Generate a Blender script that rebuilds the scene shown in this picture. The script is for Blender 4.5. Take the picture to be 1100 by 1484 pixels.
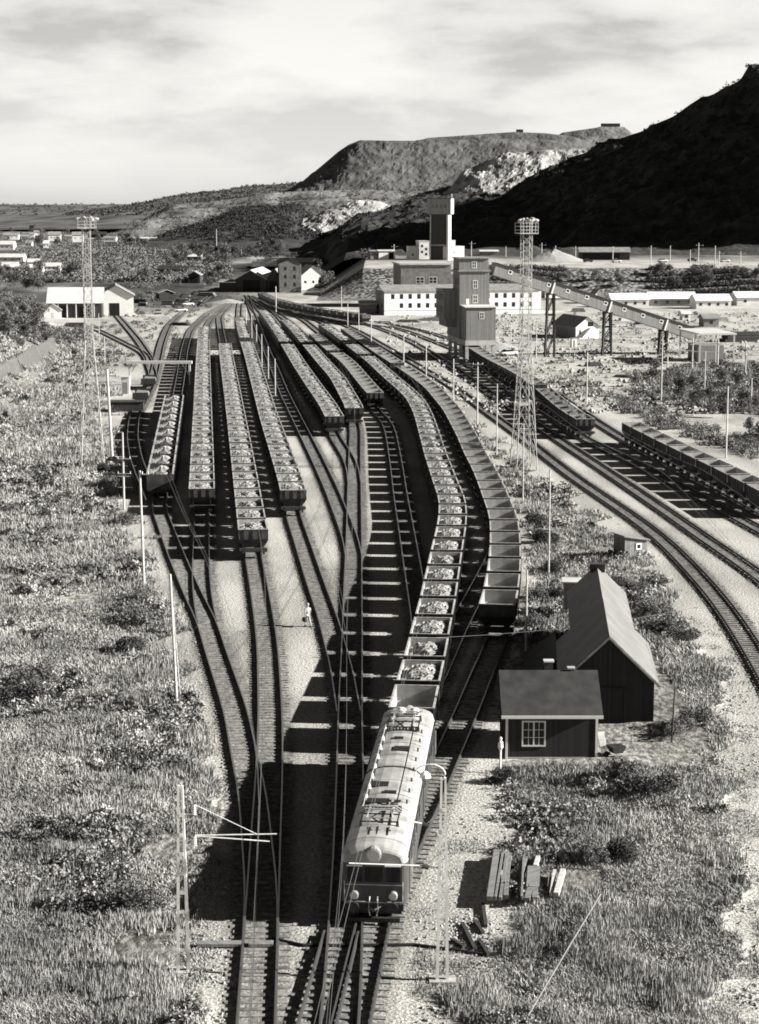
import bpy, math, random
import numpy as np
R = math.radians
random.seed(7); RNG = np.random.default_rng(7)
for o in list(bpy.data.objects): bpy.data.objects.remove(o)
SC = bpy.context.scene; COL = SC.collection

# ------------------------------------------------------------------ camera
CAMH = 32.0; F = 2700.0; YH = 300.0
TH = math.atan((742-YH)/F)
cam_d = bpy.data.cameras.new("camera"); cam = bpy.data.objects.new("camera", cam_d); COL.objects.link(cam)
cam.location = (0, 0, CAMH); cam.rotation_euler = (math.pi/2-TH, 0, 0)
cam_d.sensor_fit = 'VERTICAL'; cam_d.sensor_height = 24.0; cam_d.lens = 24.0*F/1484.0
cam_d.clip_start = 1.0; cam_d.clip_end = 30000.0
SC.camera = cam
# ------------------------------------------------------------------ sky, sun, exposure
SUN_EL = R(23.5)
W = bpy.data.worlds.new("World"); SC.world = W; W.use_nodes = True
nt = W.node_tree; nt.nodes.clear()
def N(t, ty, **k):
    n = t.nodes.new(ty)
    for a, b in k.items(): setattr(n, a, b)
    return n
sky = N(nt, 'ShaderNodeTexSky', sky_type='NISHITA', sun_disc=False, sun_elevation=SUN_EL, sun_rotation=R(95))
bw = N(nt, 'ShaderNodeRGBToBW'); nt.links.new(sky.outputs[0], bw.inputs[0])
tc = N(nt, 'ShaderNodeTexCoord'); sep = N(nt, 'ShaderNodeSeparateXYZ'); nt.links.new(tc.outputs['Generated'], sep.inputs[0])
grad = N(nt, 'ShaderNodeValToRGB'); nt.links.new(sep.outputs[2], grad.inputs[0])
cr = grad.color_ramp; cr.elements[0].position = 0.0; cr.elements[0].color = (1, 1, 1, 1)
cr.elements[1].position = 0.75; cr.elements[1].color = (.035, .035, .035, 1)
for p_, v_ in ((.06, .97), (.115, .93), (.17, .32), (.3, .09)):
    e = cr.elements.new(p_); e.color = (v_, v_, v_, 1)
mp = N(nt, 'ShaderNodeMapping'); mp.inputs['Scale'].default_value = (6.5, 6.5, 22); nt.links.new(tc.outputs['Generated'], mp.inputs[0])
cn = N(nt, 'ShaderNodeTexNoise'); cn.inputs['Scale'].default_value = 1.15; cn.inputs['Detail'].default_value = 7; cn.inputs['Roughness'].default_value = .55
cn.inputs['Distortion'].default_value = .1
nt.links.new(mp.outputs[0], cn.inputs['Vector'])
ccr = N(nt, 'ShaderNodeValToRGB'); nt.links.new(cn.outputs[0], ccr.inputs[0])
ccr.color_ramp.elements[0].position = .38; ccr.color_ramp.elements[0].color = (.64, .64, .64, 1)
ccr.color_ramp.elements[1].position = .6; ccr.color_ramp.elements[1].color = (1.03, 1.03, 1.03, 1)
e = ccr.color_ramp.elements.new(.48); e.color = (.88, .88, .88, 1)
cfl = N(nt, 'ShaderNodeMath', operation='POWER'); cfl.use_clamp = False    # flatten the brightness range of the clear sky a little
nt.links.new(bw.outputs[0], cfl.inputs[0]); cfl.inputs[1].default_value = .55
# cloud contrast fades to a bright even band at the horizon
cmx = N(nt, 'ShaderNodeMapRange'); cmx.inputs['From Min'].default_value = 0.0; cmx.inputs['From Max'].default_value = .075
cmx.inputs['To Min'].default_value = .15; cmx.inputs['To Max'].default_value = 1.0
nt.links.new(sep.outputs[2], cmx.inputs['Value'])
mixc = N(nt, 'ShaderNodeMix', data_type='RGBA'); nt.links.new(cmx.outputs[0], mixc.inputs['Factor'])
mixc.inputs['A'].default_value = (1.04, 1.04, 1.04, 1); nt.links.new(ccr.outputs[0], mixc.inputs['B'])
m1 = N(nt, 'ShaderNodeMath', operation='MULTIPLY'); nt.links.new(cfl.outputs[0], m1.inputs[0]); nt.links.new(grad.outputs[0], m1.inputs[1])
m2 = N(nt, 'ShaderNodeMix', data_type='RGBA', blend_type='MULTIPLY'); m2.inputs['Factor'].default_value = 1
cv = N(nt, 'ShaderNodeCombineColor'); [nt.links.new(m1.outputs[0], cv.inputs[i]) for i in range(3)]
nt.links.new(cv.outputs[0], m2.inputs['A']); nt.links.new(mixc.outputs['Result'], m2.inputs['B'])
m3 = N(nt, 'ShaderNodeMix', data_type='RGBA', blend_type='MULTIPLY'); m3.inputs['Factor'].default_value = 1
nt.links.new(m2.outputs['Result'], m3.inputs['A']); m3.inputs['B'].default_value = (1.0, .985, .945, 1)
bg = N(nt, 'ShaderNodeBackground'); bg.inputs['Strength'].default_value = 0.15
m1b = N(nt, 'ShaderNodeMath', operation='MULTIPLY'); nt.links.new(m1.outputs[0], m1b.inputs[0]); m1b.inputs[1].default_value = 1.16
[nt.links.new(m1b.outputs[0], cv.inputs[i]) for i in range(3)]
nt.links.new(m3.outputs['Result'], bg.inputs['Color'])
wo = N(nt, 'ShaderNodeOutputWorld'); nt.links.new(bg.outputs[0], wo.inputs[0])
sl = bpy.data.lights.new("sun", 'SUN'); sl.energy = 5.0; sl.angle = R(0.5); sl.color = (1, .985, .945)
so = bpy.data.objects.new("sun", sl); COL.objects.link(so); so.location = (200, 0, 200)
so.rotation_euler = (0, math.pi/2-SUN_EL, R(-5))
SC.view_settings.view_transform = 'Standard'; SC.view_settings.look = 'None'
SC.view_settings.exposure = 1.35; SC.view_settings.gamma = 1.0
SC.render.engine = 'CYCLES'; SC.cycles.filter_width = 1.8; SC.cycles.max_bounces = 4; SC.cycles.diffuse_bounces = 2

# ------------------------------------------------------------------ helpers
def P(px, py, z=0.0):
    """ground (or height z) point under a direction of the view"""
    d = (CAMH-z)*F/(math.cos(TH)*(py-YH))
    return np.array([(px-550)*d/F, (d-(CAMH-z)*math.sin(TH))/math.cos(TH), z])
def PD(px, py, Y):
    """point at forward distance Y"""
    # solve for z so that the direction has pixel row py
    t = math.tan(math.atan((py-742)/F)+TH)
    z = CAMH-Y*t
    d = Y*math.cos(TH)+(CAMH-z)*math.sin(TH)
    return np.array([(px-550)*d/F, Y, z])

def _h(ix, iy, s):
    n = (ix.astype(np.int64)*374761393+iy.astype(np.int64)*668265263+s*1442695041) & 0xffffffff
    n = ((n ^ (n >> 13))*1274126177) & 0xffffffff
    return ((n ^ (n >> 16)) & 0xffff)/65535.0
def vn(x, y, s=0):
    x = np.asarray(x, float); y = np.asarray(y, float)
    ix = np.floor(x); iy = np.floor(y); fx = x-ix; fy = y-iy
    fx = fx*fx*(3-2*fx); fy = fy*fy*(3-2*fy)
    a = _h(ix, iy, s); b = _h(ix+1, iy, s); c = _h(ix, iy+1, s); d = _h(ix+1, iy+1, s)
    return (a*(1-fx)+b*fx)*(1-fy)+(c*(1-fx)+d*fx)*fy
def fbm(x, y, sc, s=0, o=4):
    t = 0; a = .5; k = 1.0/sc
    for i in range(o):
        t = t+a*vn(x*k+i*17.3, y*k-i*9.1, s+i); a *= .5; k *= 2.03
    return t/(1-.5**o)

class MB:
    def __init__(s): s.v = []; s.f = []; s.m = []; s.mi = 0
    def quad(s, a, b, c, d):
        n = len(s.v); s.v += [tuple(a), tuple(b), tuple(c), tuple(d)]; s.f.append((n, n+1, n+2, n+3)); s.m.append(s.mi)
    def tri(s, a, b, c):
        n = len(s.v); s.v += [tuple(a), tuple(b), tuple(c)]; s.f.append((n, n+1, n+2)); s.m.append(s.mi)
    def hexa(s, b, t):     # 4 bottom, 4 top corners (ccw)
        n = len(s.v); s.v += [tuple(p) for p in b]+[tuple(p) for p in t]
        for f in ((3, 2, 1, 0), (4, 5, 6, 7), (0, 1, 5, 4), (1, 2, 6, 5), (2, 3, 7, 6), (3, 0, 4, 7)):
            s.f.append(tuple(n+i for i in f)); s.m.append(s.mi)
    def box(s, x0, x1, y0, y1, z0, z1):
        s.hexa([(x0, y0, z0), (x1, y0, z0), (x1, y1, z0), (x0, y1, z0)], [(x0, y0, z1), (x1, y0, z1), (x1, y1, z1), (x0, y1, z1)])
    def rings(s, rs, cap0=True, cap1=True):
        n = len(s.v); k = len(rs[0])
        for r in rs: s.v += [tuple(p) for p in r]
        for i in range(len(rs)-1):
            for j in range(k):
                a = n+i*k+j; b = n+i*k+(j+1) % k
                s.f.append((a, b, b+k, a+k)); s.m.append(s.mi)
        if cap0: s.f.append(tuple(n+j for j in range(k-1, -1, -1))); s.m.append(s.mi)
        if cap1: s.f.append(tuple(n+(len(rs)-1)*k+j for j in range(k))); s.m.append(s.mi)
    def tube(s, pts, r, k=6, cap=True):
        pts = [np.array(p, float) for p in pts]; rr = r if hasattr(r, '__len__') else [r]*len(pts); rs = []
        for i, p in enumerate(pts):
            d = pts[min(i+1, len(pts)-1)]-pts[max(i-1, 0)]; d = d/(np.linalg.norm(d)+1e-9)
            u = np.cross(d, (0, 0, 1.0)); 
            if np.linalg.norm(u) < .05: u = np.cross(d, (1.0, 0, 0))
            u /= np.linalg.norm(u); w = np.cross(u, d)
            rs.append([p+rr[i]*(math.cos(2*math.pi*j/k+math.pi/4)*u+math.sin(2*math.pi*j/k+math.pi/4)*w) for j in range(k)])
        s.rings(rs, cap, cap)
    def bar(s, a, b, r): s.tube([a, b], r*1.41/2, 4)
    def build(s, name, mat, parent=None, smooth=False):
        me = bpy.data.meshes.new(name); me.from_pydata(s.v, [], s.f)
        for m_ in (mat if isinstance(mat, (list, tuple)) else [mat]): me.materials.append(m_)
        if isinstance(mat, (list, tuple)): me.polygons.foreach_set('material_index', s.m)
        if smooth: me.polygons.foreach_set('use_smooth', [True]*len(s.f))
        me.update()
        o = bpy.data.objects.new(name, me); COL.objects.link(o)
        if parent is not None: o.parent = parent
        return o
def npmesh(name, V, Fq, mat, parent=None, smooth=False):
    """fast mesh from arrays, Fq (n,k)"""
    me = bpy.data.meshes.new(name); n, k = Fq.shape
    me.vertices.add(len(V)); me.vertices.foreach_set('co', np.asarray(V, np.float32).ravel())
    me.loops.add(n*k); me.loops.foreach_set('vertex_index', Fq.astype(np.int32).ravel())
    me.polygons.add(n); me.polygons.foreach_set('loop_start', np.arange(0, n*k, k, dtype=np.int32))
    try: me.polygons.foreach_set('loop_total', np.full(n, k, np.int32))
    except Exception: pass
    me.polygons.foreach_set('use_smooth', np.full(n, smooth))
    me.materials.append(mat); me.update(calc_edges=True); me.validate()
    o = bpy.data.objects.new(name, me); COL.objects.link(o)
    if parent is not None: o.parent = parent
    return o
def tag(o, label=None, cat=None, group=None, kind=None):
    if label: o['label'] = label
    if cat: o['category'] = cat
    if group: o['group'] = group
    if kind: o['kind'] = kind
    return o
def thing(name, label, cat, loc=(0, 0, 0), rz=0, group=None):
    o = bpy.data.objects.new(name, None); COL.objects.link(o); o.empty_display_size = .3
    o.location = loc; o.rotation_euler = (0, 0, rz); return tag(o, label, cat, group)
def children_of():
    d = {}
    for o in COL.objects:
        if o.parent: d.setdefault(o.parent.name, []).append(o)
    return d
def dup(root, kids, loc, rz, label, group=None, scale=None, parts=None):
    r = root.copy(); COL.objects.link(r); r.location = loc; r.rotation_euler = (0, 0, rz); r['label'] = label
    if group: r['group'] = group
    if scale is not None: r.scale = (scale,)*3 if not hasattr(scale, '__len__') else scale
    def rec(src, dst):
        for ch in kids.get(src.name, []):
            if parts is not None and src is root and ch.name.split('.')[0] not in parts: continue
            c = ch.copy(); COL.objects.link(c); c.parent = dst; rec(ch, c)
    rec(root, r); return r

# ------------------------------------------------------------------ materials (all monochrome, the photograph is black and white)
TINT = (1.0, .985, .95)
def g(v): return (v*TINT[0], v*TINT[1], v*TINT[2], 1)
def mat(name, v, rough=.85, metal=0, var=0.0, scale=3.0, bump=0.0, bscale=None, v2=None, stretch=(1, 1, 1), detail=5, spec=.3):
    m = bpy.data.materials.new(name); m.use_nodes = True; t = m.node_tree; b = t.nodes['Principled BSDF']
    b.inputs['Roughness'].default_value = rough; b.inputs['Metallic'].default_value = metal
    b.inputs['Specular IOR Level'].default_value = spec
    b.inputs['Base Color'].default_value = g(v)
    if var or v2 is not None or bump:
        c = N(t, 'ShaderNodeTexCoord'); mpn = N(t, 'ShaderNodeMapping'); mpn.inputs['Scale'].default_value = stretch
        t.links.new(c.outputs['Object'], mpn.inputs[0])
        n = N(t, 'ShaderNodeTexNoise'); n.inputs['Scale'].default_value = scale; n.inputs['Detail'].default_value = detail
        t.links.new(mpn.outputs[0], n.inputs['Vector'])
        if var or v2 is not None:
            r = N(t, 'ShaderNodeValToRGB'); t.links.new(n.outputs[0], r.inputs[0])
            a_ = v*(1-var); b_ = v2 if v2 is not None else v*(1+var)
            r.color_ramp.elements[0].position = .34; r.color_ramp.elements[0].color = g(a_)
            r.color_ramp.elements[1].position = .66; r.color_ramp.elements[1].color = g(b_)
            t.links.new(r.outputs[0], b.inputs['Base Color'])
        if bump:
            n2 = N(t, 'ShaderNodeTexNoise'); n2.inputs['Scale'].default_value = bscale or scale; n2.inputs['Detail'].default_value = 4
            t.links.new(mpn.outputs[0], n2.inputs['Vector'])
            bp = N(t, 'ShaderNodeBump'); bp.inputs['Strength'].default_value = 1; bp.inputs['Distance'].default_value = bump
            t.links.new(n2.outputs[0], bp.inputs['Height']); t.links.new(bp.outputs[0], b.inputs['Normal'])
    return m
def boards(name, v, pitch=.18, var=.25, horizontal=False, rough=.85):
    m = bpy.data.materials.new(name); m.use_nodes = True; t = m.node_tree; b = t.nodes['Principled BSDF']
    b.inputs['Roughness'].default_value = rough; b.inputs['Specular IOR Level'].default_value = .2
    c = N(t, 'ShaderNodeTexCoord'); sp = N(t, 'ShaderNodeSeparateXYZ'); t.links.new(c.outputs['Object'], sp.inputs[0])
    if horizontal: src = sp.outputs[2]
    else:
        a = N(t, 'ShaderNodeMath', operation='ADD'); t.links.new(sp.outputs[0], a.inputs[0]); t.links.new(sp.outputs[1], a.inputs[1]); src = a.outputs[0]
    d = N(t, 'ShaderNodeMath', operation='DIVIDE'); t.links.new(src, d.inputs[0]); d.inputs[1].default_value = pitch
    fl = N(t, 'ShaderNodeMath', operation='FLOOR'); t.links.new(d.outputs[0], fl.inputs[0])
    fr = N(t, 'ShaderNodeMath', operation='FRACT'); t.links.new(d.outputs[0], fr.inputs[0])
    wn = N(t, 'ShaderNodeTexWhiteNoise', noise_dimensions='1D'); t.links.new(fl.outputs[0], wn.inputs['W'])
    n = N(t, 'ShaderNodeTexNoise'); n.inputs['Scale'].default_value = 1.3; n.inputs['Detail'].default_value = 6
    t.links.new(c.outputs['Object'], n.inputs['Vector'])
    ad = N(t, 'ShaderNodeMath', operation='ADD'); t.links.new(wn.outputs['Value'], ad.inputs[0]); t.links.new(n.outputs[0], ad.inputs[1])
    mr = N(t, 'ShaderNodeMapRange'); mr.inputs['From Min'].default_value = .2; mr.inputs['From Max'].default_value = 1.6
    mr.inputs['To Min'].default_value = v*(1-var); mr.inputs['To Max'].default_value = v*(1+var); t.links.new(ad.outputs[0], mr.inputs['Value'])
    gt = N(t, 'ShaderNodeMath', operation='GREATER_THAN'); t.links.new(fr.outputs[0], gt.inputs[0]); gt.inputs[1].default_value = .12
    m1 = N(t, 'ShaderNodeMapRange'); t.links.new(gt.outputs[0], m1.inputs['Value']); m1.inputs['To Min'].default_value = .45
    mu = N(t, 'ShaderNodeMath', operation='MULTIPLY'); t.links.new(mr.outputs[0], mu.inputs[0]); t.links.new(m1.outputs[0], mu.inputs[1])
    vm = N(t, 'ShaderNodeVectorMath', operation='SCALE'); vm.inputs[0].default_value = TINT; t.links.new(mu.outputs[0], vm.inputs['Scale'])
    t.links.new(vm.outputs[0], b.inputs['Base Color'])
    return m
M = dict(
    rail_top=mat('polished_rail', .62, .28, .9), rail_side=mat('rusty_rail', .06, .8),
    sleeper=mat('old_sleeper', .2, .9, var=.55, scale=2.2, bump=.02, bscale=12),
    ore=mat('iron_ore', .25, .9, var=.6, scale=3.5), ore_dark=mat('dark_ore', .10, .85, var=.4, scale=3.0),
    wagon=mat('wagon_paint', .055, .6, var=.4, scale=1.4), wagon_in=mat('worn_hopper_steel', .34, .55, var=.3, scale=1.2),
    rim=mat('worn_rim', .42, .5, var=.3, scale=2), iron=mat('dark_iron', .035, .6, var=.3, scale=3), wheel=mat('wheel_steel', .05, .5),
    zinc=mat('galvanised_steel', .4, .5, var=.2, scale=2), wood_pole=mat('weathered_pole', .45, .85, var=.25, scale=3),
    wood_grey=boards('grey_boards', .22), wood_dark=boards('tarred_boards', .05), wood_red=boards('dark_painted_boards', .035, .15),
    wood_mid=boards('brown_boards', .2, .25), wood_lt=boards('pale_boards', .55, .2, .15),
    white=mat('white_paint', .8, .7, var=.06, scale=.7), offwhite=mat('aged_white_render', .72, .85, var=.12, scale=.4), trim=mat('white_trim', .75, .6),
    roof_w=mat('pale_sheet_roof', .6, .6, var=.12, scale=.5), roof_g=mat('grey_roof', .25, .7, var=.2, scale=.6), roof_d=mat('dark_roofing_felt', .04, .75, var=.3, scale=1.2, bump=.01),
    brick=mat('brick_wall', .17, .9, var=.25, scale=.8), conc=mat('concrete', .42, .9, var=.2, scale=.7), glass=mat('dark_glass', .02, .12, spec=.6),
    barn_roof=mat('weathered_barn_roof', .17, .7, var=.15, scale=.6),
    mast=mat('mast_steel', .85, .6, var=.15, scale=2),
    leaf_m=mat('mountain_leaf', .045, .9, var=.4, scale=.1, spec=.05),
    leaf=mat('leaf', .16, .8, var=.35, scale=.35, spec=.1), leaf_d=mat('dark_leaf', .075, .85, var=.4, scale=.3, spec=.1),
    grass=mat('grass_blades', .21, .85, v2=.45, scale=.16, spec=.1), bark=mat('bark', .12, .9), 
    loco_roof=mat('locomotive_roof_paint', .36, .5, var=.28, scale=1.1), loco=mat('locomotive_paint', .07, .35, var=.15, scale=1),
    skin=mat('skin', .4, .6), cloth_l=mat('light_shirt', .4, .9), cloth_d=mat('dark_trousers', .04, .9), stone=mat('stone', .33, .9, var=.3, scale=4),
    black=mat('black_void', .012, .9), car_l=mat('pale_car_paint', .65, .3), car_d=mat('dark_car_paint', .05, .3), rubber=mat('rubber', .02, .9),
    lens=mat('lamp_lens', .6, .25, spec=.5), ceramic=mat('pale_insulator', .7, .3), wire=mat('copper_wire', .3, .4, .6),
)

# ------------------------------------------------------------------ the lie of the land
def poly_px(pts): return np.array([P(x, y)[:2] for x, y in pts])
def inside(X, Y, poly):
    c = np.zeros(X.shape, bool); n = len(poly); j = n-1
    for i in range(n):
        xi, yi = poly[i]; xj, yj = poly[j]
        m = ((yi > Y) != (yj > Y))
        with np.errstate(divide='ignore', invalid='ignore'):
            xx = (xj-xi)*(Y-yi)/(yj-yi+1e-12)+xi
        c ^= m & (X < xx); j = i
    return c
V_LEFT = poly_px([(-900, 1620), (262, 1560), (270, 1484), (288, 1350), (298, 1150), (282, 1000), (245, 900), (208, 800), (184, 740), (168, 690), (158, 600), (146, 540), (128, 490), (50, 476), (-500, 470)])
V_BR = poly_px([(640, 1700), (665, 1484), (700, 1400), (735, 1300), (745, 1200), (690, 1130), (735, 1105), (735, 950), (762, 900), (766, 760), (738, 700), (700, 645), (668, 612), (676, 606), (745, 662), (800, 702), (862, 745), (930, 812), (998, 905), (1050, 1000), (1056, 1200), (1050, 1700)])
V_R1 = poly_px([(905, 560), (950, 538), (1000, 528), (1200, 520), (1250, 610), (1080, 600), (1000, 590), (940, 578)])
V_R2 = poly_px([(1060, 632), (1120, 622), (1250, 640), (1250, 690), (1090, 655)])
V_R3 = poly_px([(800, 545), (850, 572), (905, 592), (1000, 632), (1100, 672), (1100, 660), (1000, 615), (900, 575), (850, 555), (820, 540)])
V_FARL = poly_px([(-900, 470), (50, 476), (60, 455), (200, 430), (300, 422), (345, 418), (345, 400), (-2500, 400)])
def height(X, Y):
    z = np.zeros_like(X)
    # terrace of the mine above the yard, edge running across the view
    edge = 668+14*(fbm(X, X*0+5, 60, 3)-.5)
    on = np.clip((X+22)/16, 0, 1)
    t = np.clip((Y-edge)/22, 0, 1); z += 9.8*on*t
    # scrubby bank on the far left
    b = np.clip((-X-44-(Y-190)*.125)/12, 0, 1)*np.clip((Y-150)/60, 0, 1)*np.clip((560-Y)/60, 0, 1)
    z += 3.2*b*b*(3-2*b)*(.6+.8*fbm(X, Y, 30, 9))
    # shallow gully low on the left
    gx = X+26+(Y-95)*.35; z -= 1.3*np.exp(-(gx/2.6)**2)*np.clip((Y-84)/8, 0, 1)*np.clip((128-Y)/18, 0, 1)
    # bumps where nothing is levelled
    veg = VEG(X, Y); z += veg*(.75*(fbm(X, Y, 7, 21)-.42)+.25*(fbm(X, Y, 1.6, 22)-.5))
    far = np.clip((Y-720)/500, 0, 1); z += far*9*(fbm(X, Y, 260, 31)-.3)*(X < 2000)
    return z
def VEG(X, Y):
    jx = X+4.5*(fbm(X, Y, 4, 41)-.5)*np.clip(Y/110, 1, 3); jy = Y+6*(fbm(X, Y, 5, 43)-.5)*np.clip(Y/110, 1, 3)
    v = inside(jx, jy, V_LEFT)*1.0
    v = np.maximum(v, inside(jx, jy, V_BR)*.95)
    for p in (V_R1, V_R2, V_R3): v = np.maximum(v, inside(jx, jy, p)*.9)
    v = np.maximum(v, inside(jx, jy, V_FARL)*.9)
    return v
xs = np.concatenate([[-9000, -5000, -2600, -1400, -800, -500, -350], np.arange(-260, -60, 3.0), np.arange(-60, -36, .9), np.arange(-36, 46, .38), np.arange(46, 80, 1.0), np.arange(80, 262, 3.0), [350, 500, 800, 1400, 2600, 5000, 9000]])
ys = [40.0]
while ys[-1] < 760: ys.append(ys[-1]+max(.33, ys[-1]*.0034))
ys = np.array(ys+[800, 850, 900, 960, 1030, 1100, 1200, 1320, 1450, 1600, 1800, 2050, 2400, 2800, 3300, 4000, 5000, 7000, 10000, 14000.0])
GX, GY = np.meshgrid(xs, ys); GZ = height(GX, GY); GV = VEG(GX, GY)
nx, ny = len(xs), len(ys); idx = np.arange(nx*ny).reshape(ny, nx)
FQ = np.stack([idx[:-1, :-1], idx[:-1, 1:], idx[1:, 1:], idx[1:, :-1]], -1).reshape(-1, 4)
# ground material: pale gravel and dirt, grass where the attribute says vegetation
mg = bpy.data.materials.new('yard_gravel_and_turf'); mg.use_nodes = True; t = mg.node_tree; b = t.nodes['Principled BSDF']
b.inputs['Roughness'].default_value = .95; b.inputs['Specular IOR Level'].default_value = .1
c = N(t, 'ShaderNodeTexCoord')
def noi(sc, det=5, st=None):
    n = N(t, 'ShaderNodeTexNoise'); n.inputs['Scale'].default_value = sc; n.inputs['Detail'].default_value = det
    if st:
        mm = N(t, 'ShaderNodeMapping'); mm.inputs['Scale'].default_value = st; t.links.new(c.outputs['Object'], mm.inputs[0]); t.links.new(mm.outputs[0], n.inputs['Vector'])
    else: t.links.new(c.outputs['Object'], n.inputs['Vector'])
    return n
def ramp(n, stops):
    r = N(t, 'ShaderNodeValToRGB'); t.links.new(n.outputs[0], r.inputs[0]); r.color_ramp.elements[0].position = stops[0][0]; r.color_ramp.elements[0].color = g(stops[0][1])
    r.color_ramp.elements[1].position = stops[-1][0]; r.color_ramp.elements[1].color = g(stops[-1][1])
    for p_, v_ in stops[1:-1]: e = r.color_ramp.elements.new(p_); e.color = g(v_)
    return r
def mix(a, b_, f, mode='MIX', fac=None):
    m = N(t, 'ShaderNodeMix', data_type='RGBA', blend_type=mode)
    if fac is not None: m.inputs['Factor'].default_value = fac
    else: t.links.new(f, m.inputs['Factor'])
    t.links.new(a, m.inputs['A']); t.links.new(b_, m.inputs['B']); return m.outputs['Result']
gr_fine = ramp(noi(5.5, 6), [(.36, .3), (.5, .5), (.62, .66)])
gr_big = ramp(noi(.12, 6, (1, .45, 1)), [(.36, .62), (.6, 1.0)])
grav = mix(gr_fine.outputs[0], gr_big.outputs[0], None, 'MULTIPLY', 1)
tu_f = ramp(noi(3.2, 8, (1, .5, 1)), [(.36, .1), (.5, .24), (.64, .42)])
tu_b = ramp(noi(.055, 5), [(.38, .62), (.62, 1.15)])
turf = mix(tu_f.outputs[0], tu_b.outputs[0], None, 'MULTIPLY', 1)
at = N(t, 'ShaderNodeAttribute', attribute_name='veg')
# rough patches of the other kind inside each zone
pn = noi(.22, 6); mr = N(t, 'ShaderNodeMath', operation='ADD'); t.links.new(pn.outputs[0], mr.inputs[0]); mr.inputs[1].default_value = -.5
ma = N(t, 'ShaderNodeMath', operation='MULTIPLY_ADD'); t.links.new(mr.outputs[0], ma.inputs[0]); ma.inputs[1].default_value = 2.3; t.links.new(at.outputs['Fac'], ma.inputs[2])
vr = N(t, 'ShaderNodeMapRange'); t.links.new(ma.outputs[0], vr.inputs['Value']); vr.inputs['From Min'].default_value = .38; vr.inputs['From Max'].default_value = .62
atb = N(t, 'ShaderNodeAttribute', attribute_name='bed')
bedn = ramp(noi(.9, 6), [(.35, .38), (.65, .72)])
grav = mix(grav, mix(grav, bedn.outputs[0], None, 'MULTIPLY', 1), atb.outputs['Fac'])
near = mix(grav, turf, vr.outputs[0])
at2 = N(t, 'ShaderNodeAttribute', attribute_name='far')
fa = ramp(noi(.02, 9, (1, .35, 1)), [(.4, .05), (.5, .1), (.56, .2), (.66, .42)])
full = mix(near, fa.outputs[0], at2.outputs['Fac'])
at3 = N(t, 'ShaderNodeAttribute', attribute_name='slope')
sf = ramp(noi(.9, 9), [(.4, .02), (.5, .1), (.6, .34)])
full = mix(full, sf.outputs[0], at3.outputs['Fac'])
t.links.new(full, b.inputs['Base Color'])
bn = noi(7, 5); bp = N(t, 'ShaderNodeBump'); bp.inputs['Strength'].default_value = 1; bp.inputs['Distance'].default_value = .09
t.links.new(bn.outputs[0], bp.inputs['Height']); t.links.new(bp.outputs[0], b.inputs['Normal'])
gr = npmesh('ground', np.stack([GX, GY, GZ], -1).reshape(-1, 3), FQ, mg, smooth=True)
def attr(o, name, vals):
    a = o.data.attributes.new(name, 'FLOAT', 'POINT'); a.data.foreach_set('value', np.asarray(vals, np.float32).ravel())
attr(gr, 'veg', GV)
farm = np.clip((GY-560)/80, 0, 1)*np.clip((-GX-30)/30, 0, 1)
farm = np.maximum(farm, np.clip((GY-760)/80, 0, 1))
attr(gr, 'far', farm)
e_ = 668+14*(fbm(GX, GX*0+5, 60, 3)-.5)
attr(gr, 'slope', (GX > -22)*np.clip((GY-e_+22)/6, 0, 1)*np.clip((e_+26-GY)/4, 0, 1)*.95)
tag(gr, kind='structure')

# ------------------------------------------------------------------ hills and the mine mountain
def hill(name, Yc, crest, Wf, Wb, material, x0, x1, dx, prof=1.0, rough=8, rs=60, base=0, seed=0, ysteps=46, steps=None, post=None, craggy=0, skirt=True):
    """crest: list of (px,py) directions at distance Yc -> ridge height along X; falls to base over Wf in front and Wb behind"""
    C_ = np.array([PD(x, y, Yc) for x, y in crest]); cx, cz = C_[:, 0], C_[:, 2]
    fe = min(60, Wf*.5); cx = np.concatenate([[cx[0]-fe], cx, [cx[-1]+fe]]); cz = np.concatenate([[base], cz, [base]])
    X1 = np.arange(x0, x1+dx, dx)
    Y1 = np.concatenate([Yc-Wf*(1-np.linspace(0, 1, ysteps)**.9), Yc+Wb*np.linspace(.04, 1, 12)])
    X_, Y_ = np.meshgrid(X1, Y1)
    wob = Wf*.10*(fbm(X_, X_*0+seed, rs*2, seed+7)-.5)
    u = np.where(Y_ <= Yc, np.clip(1-(Yc-Y_+wob*np.clip((Yc-Y_)/(.3*Wf), 0, 1))/Wf, 0, 1), np.clip(1-(Y_-Yc)/Wb, 0, 1))
    h = np.interp(X_, cx, cz)
    p = np.where(Y_ <= Yc, u**prof, u)
    if steps: p = steps(p)
    Z_ = base+(h-base)*p
    k = np.clip(np.abs(Yc-Y_)/(.04*Wf), .12, 1)
    Z_ = Z_+rough*(fbm(X_, Y_, rs, seed+1, 6)-.5)*k*np.clip(u*6, 0, 1)
    if craggy: Z_ = Z_+craggy*np.abs(fbm(X_*1.0, Z_*1.6, 9, seed+3, 5)-.5)*2*k*np.clip(u*6, 0, 1)
    if post is not None: Z_ = post(X_, Y_, Z_)
    if base > 5 and skirt: Z_[0, :] = -5; Z_[-1, :] = -5
    n1, n2 = len(X1), len(Y1); id_ = np.arange(n1*n2).reshape(n2, n1)
    f = np.stack([id_[:-1, :-1], id_[:-1, 1:], id_[1:, 1:], id_[1:, :-1]], -1).reshape(-1, 4)
    o = npmesh(name, np.stack([X_, Y_, Z_], -1).reshape(-1, 3), f, material, smooth=False)
    return tag(o, kind='structure')
def steps3(k, s=.5):
    def fn(p):
        q = p*k; fl = np.floor(q); fr = q-fl
        return (fl+np.clip((fr-s)/(1-s), 0, 1))/k
    return fn
m_far = mat('distant_moor', .03, .95, v2=.16, scale=.02, detail=10)
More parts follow.
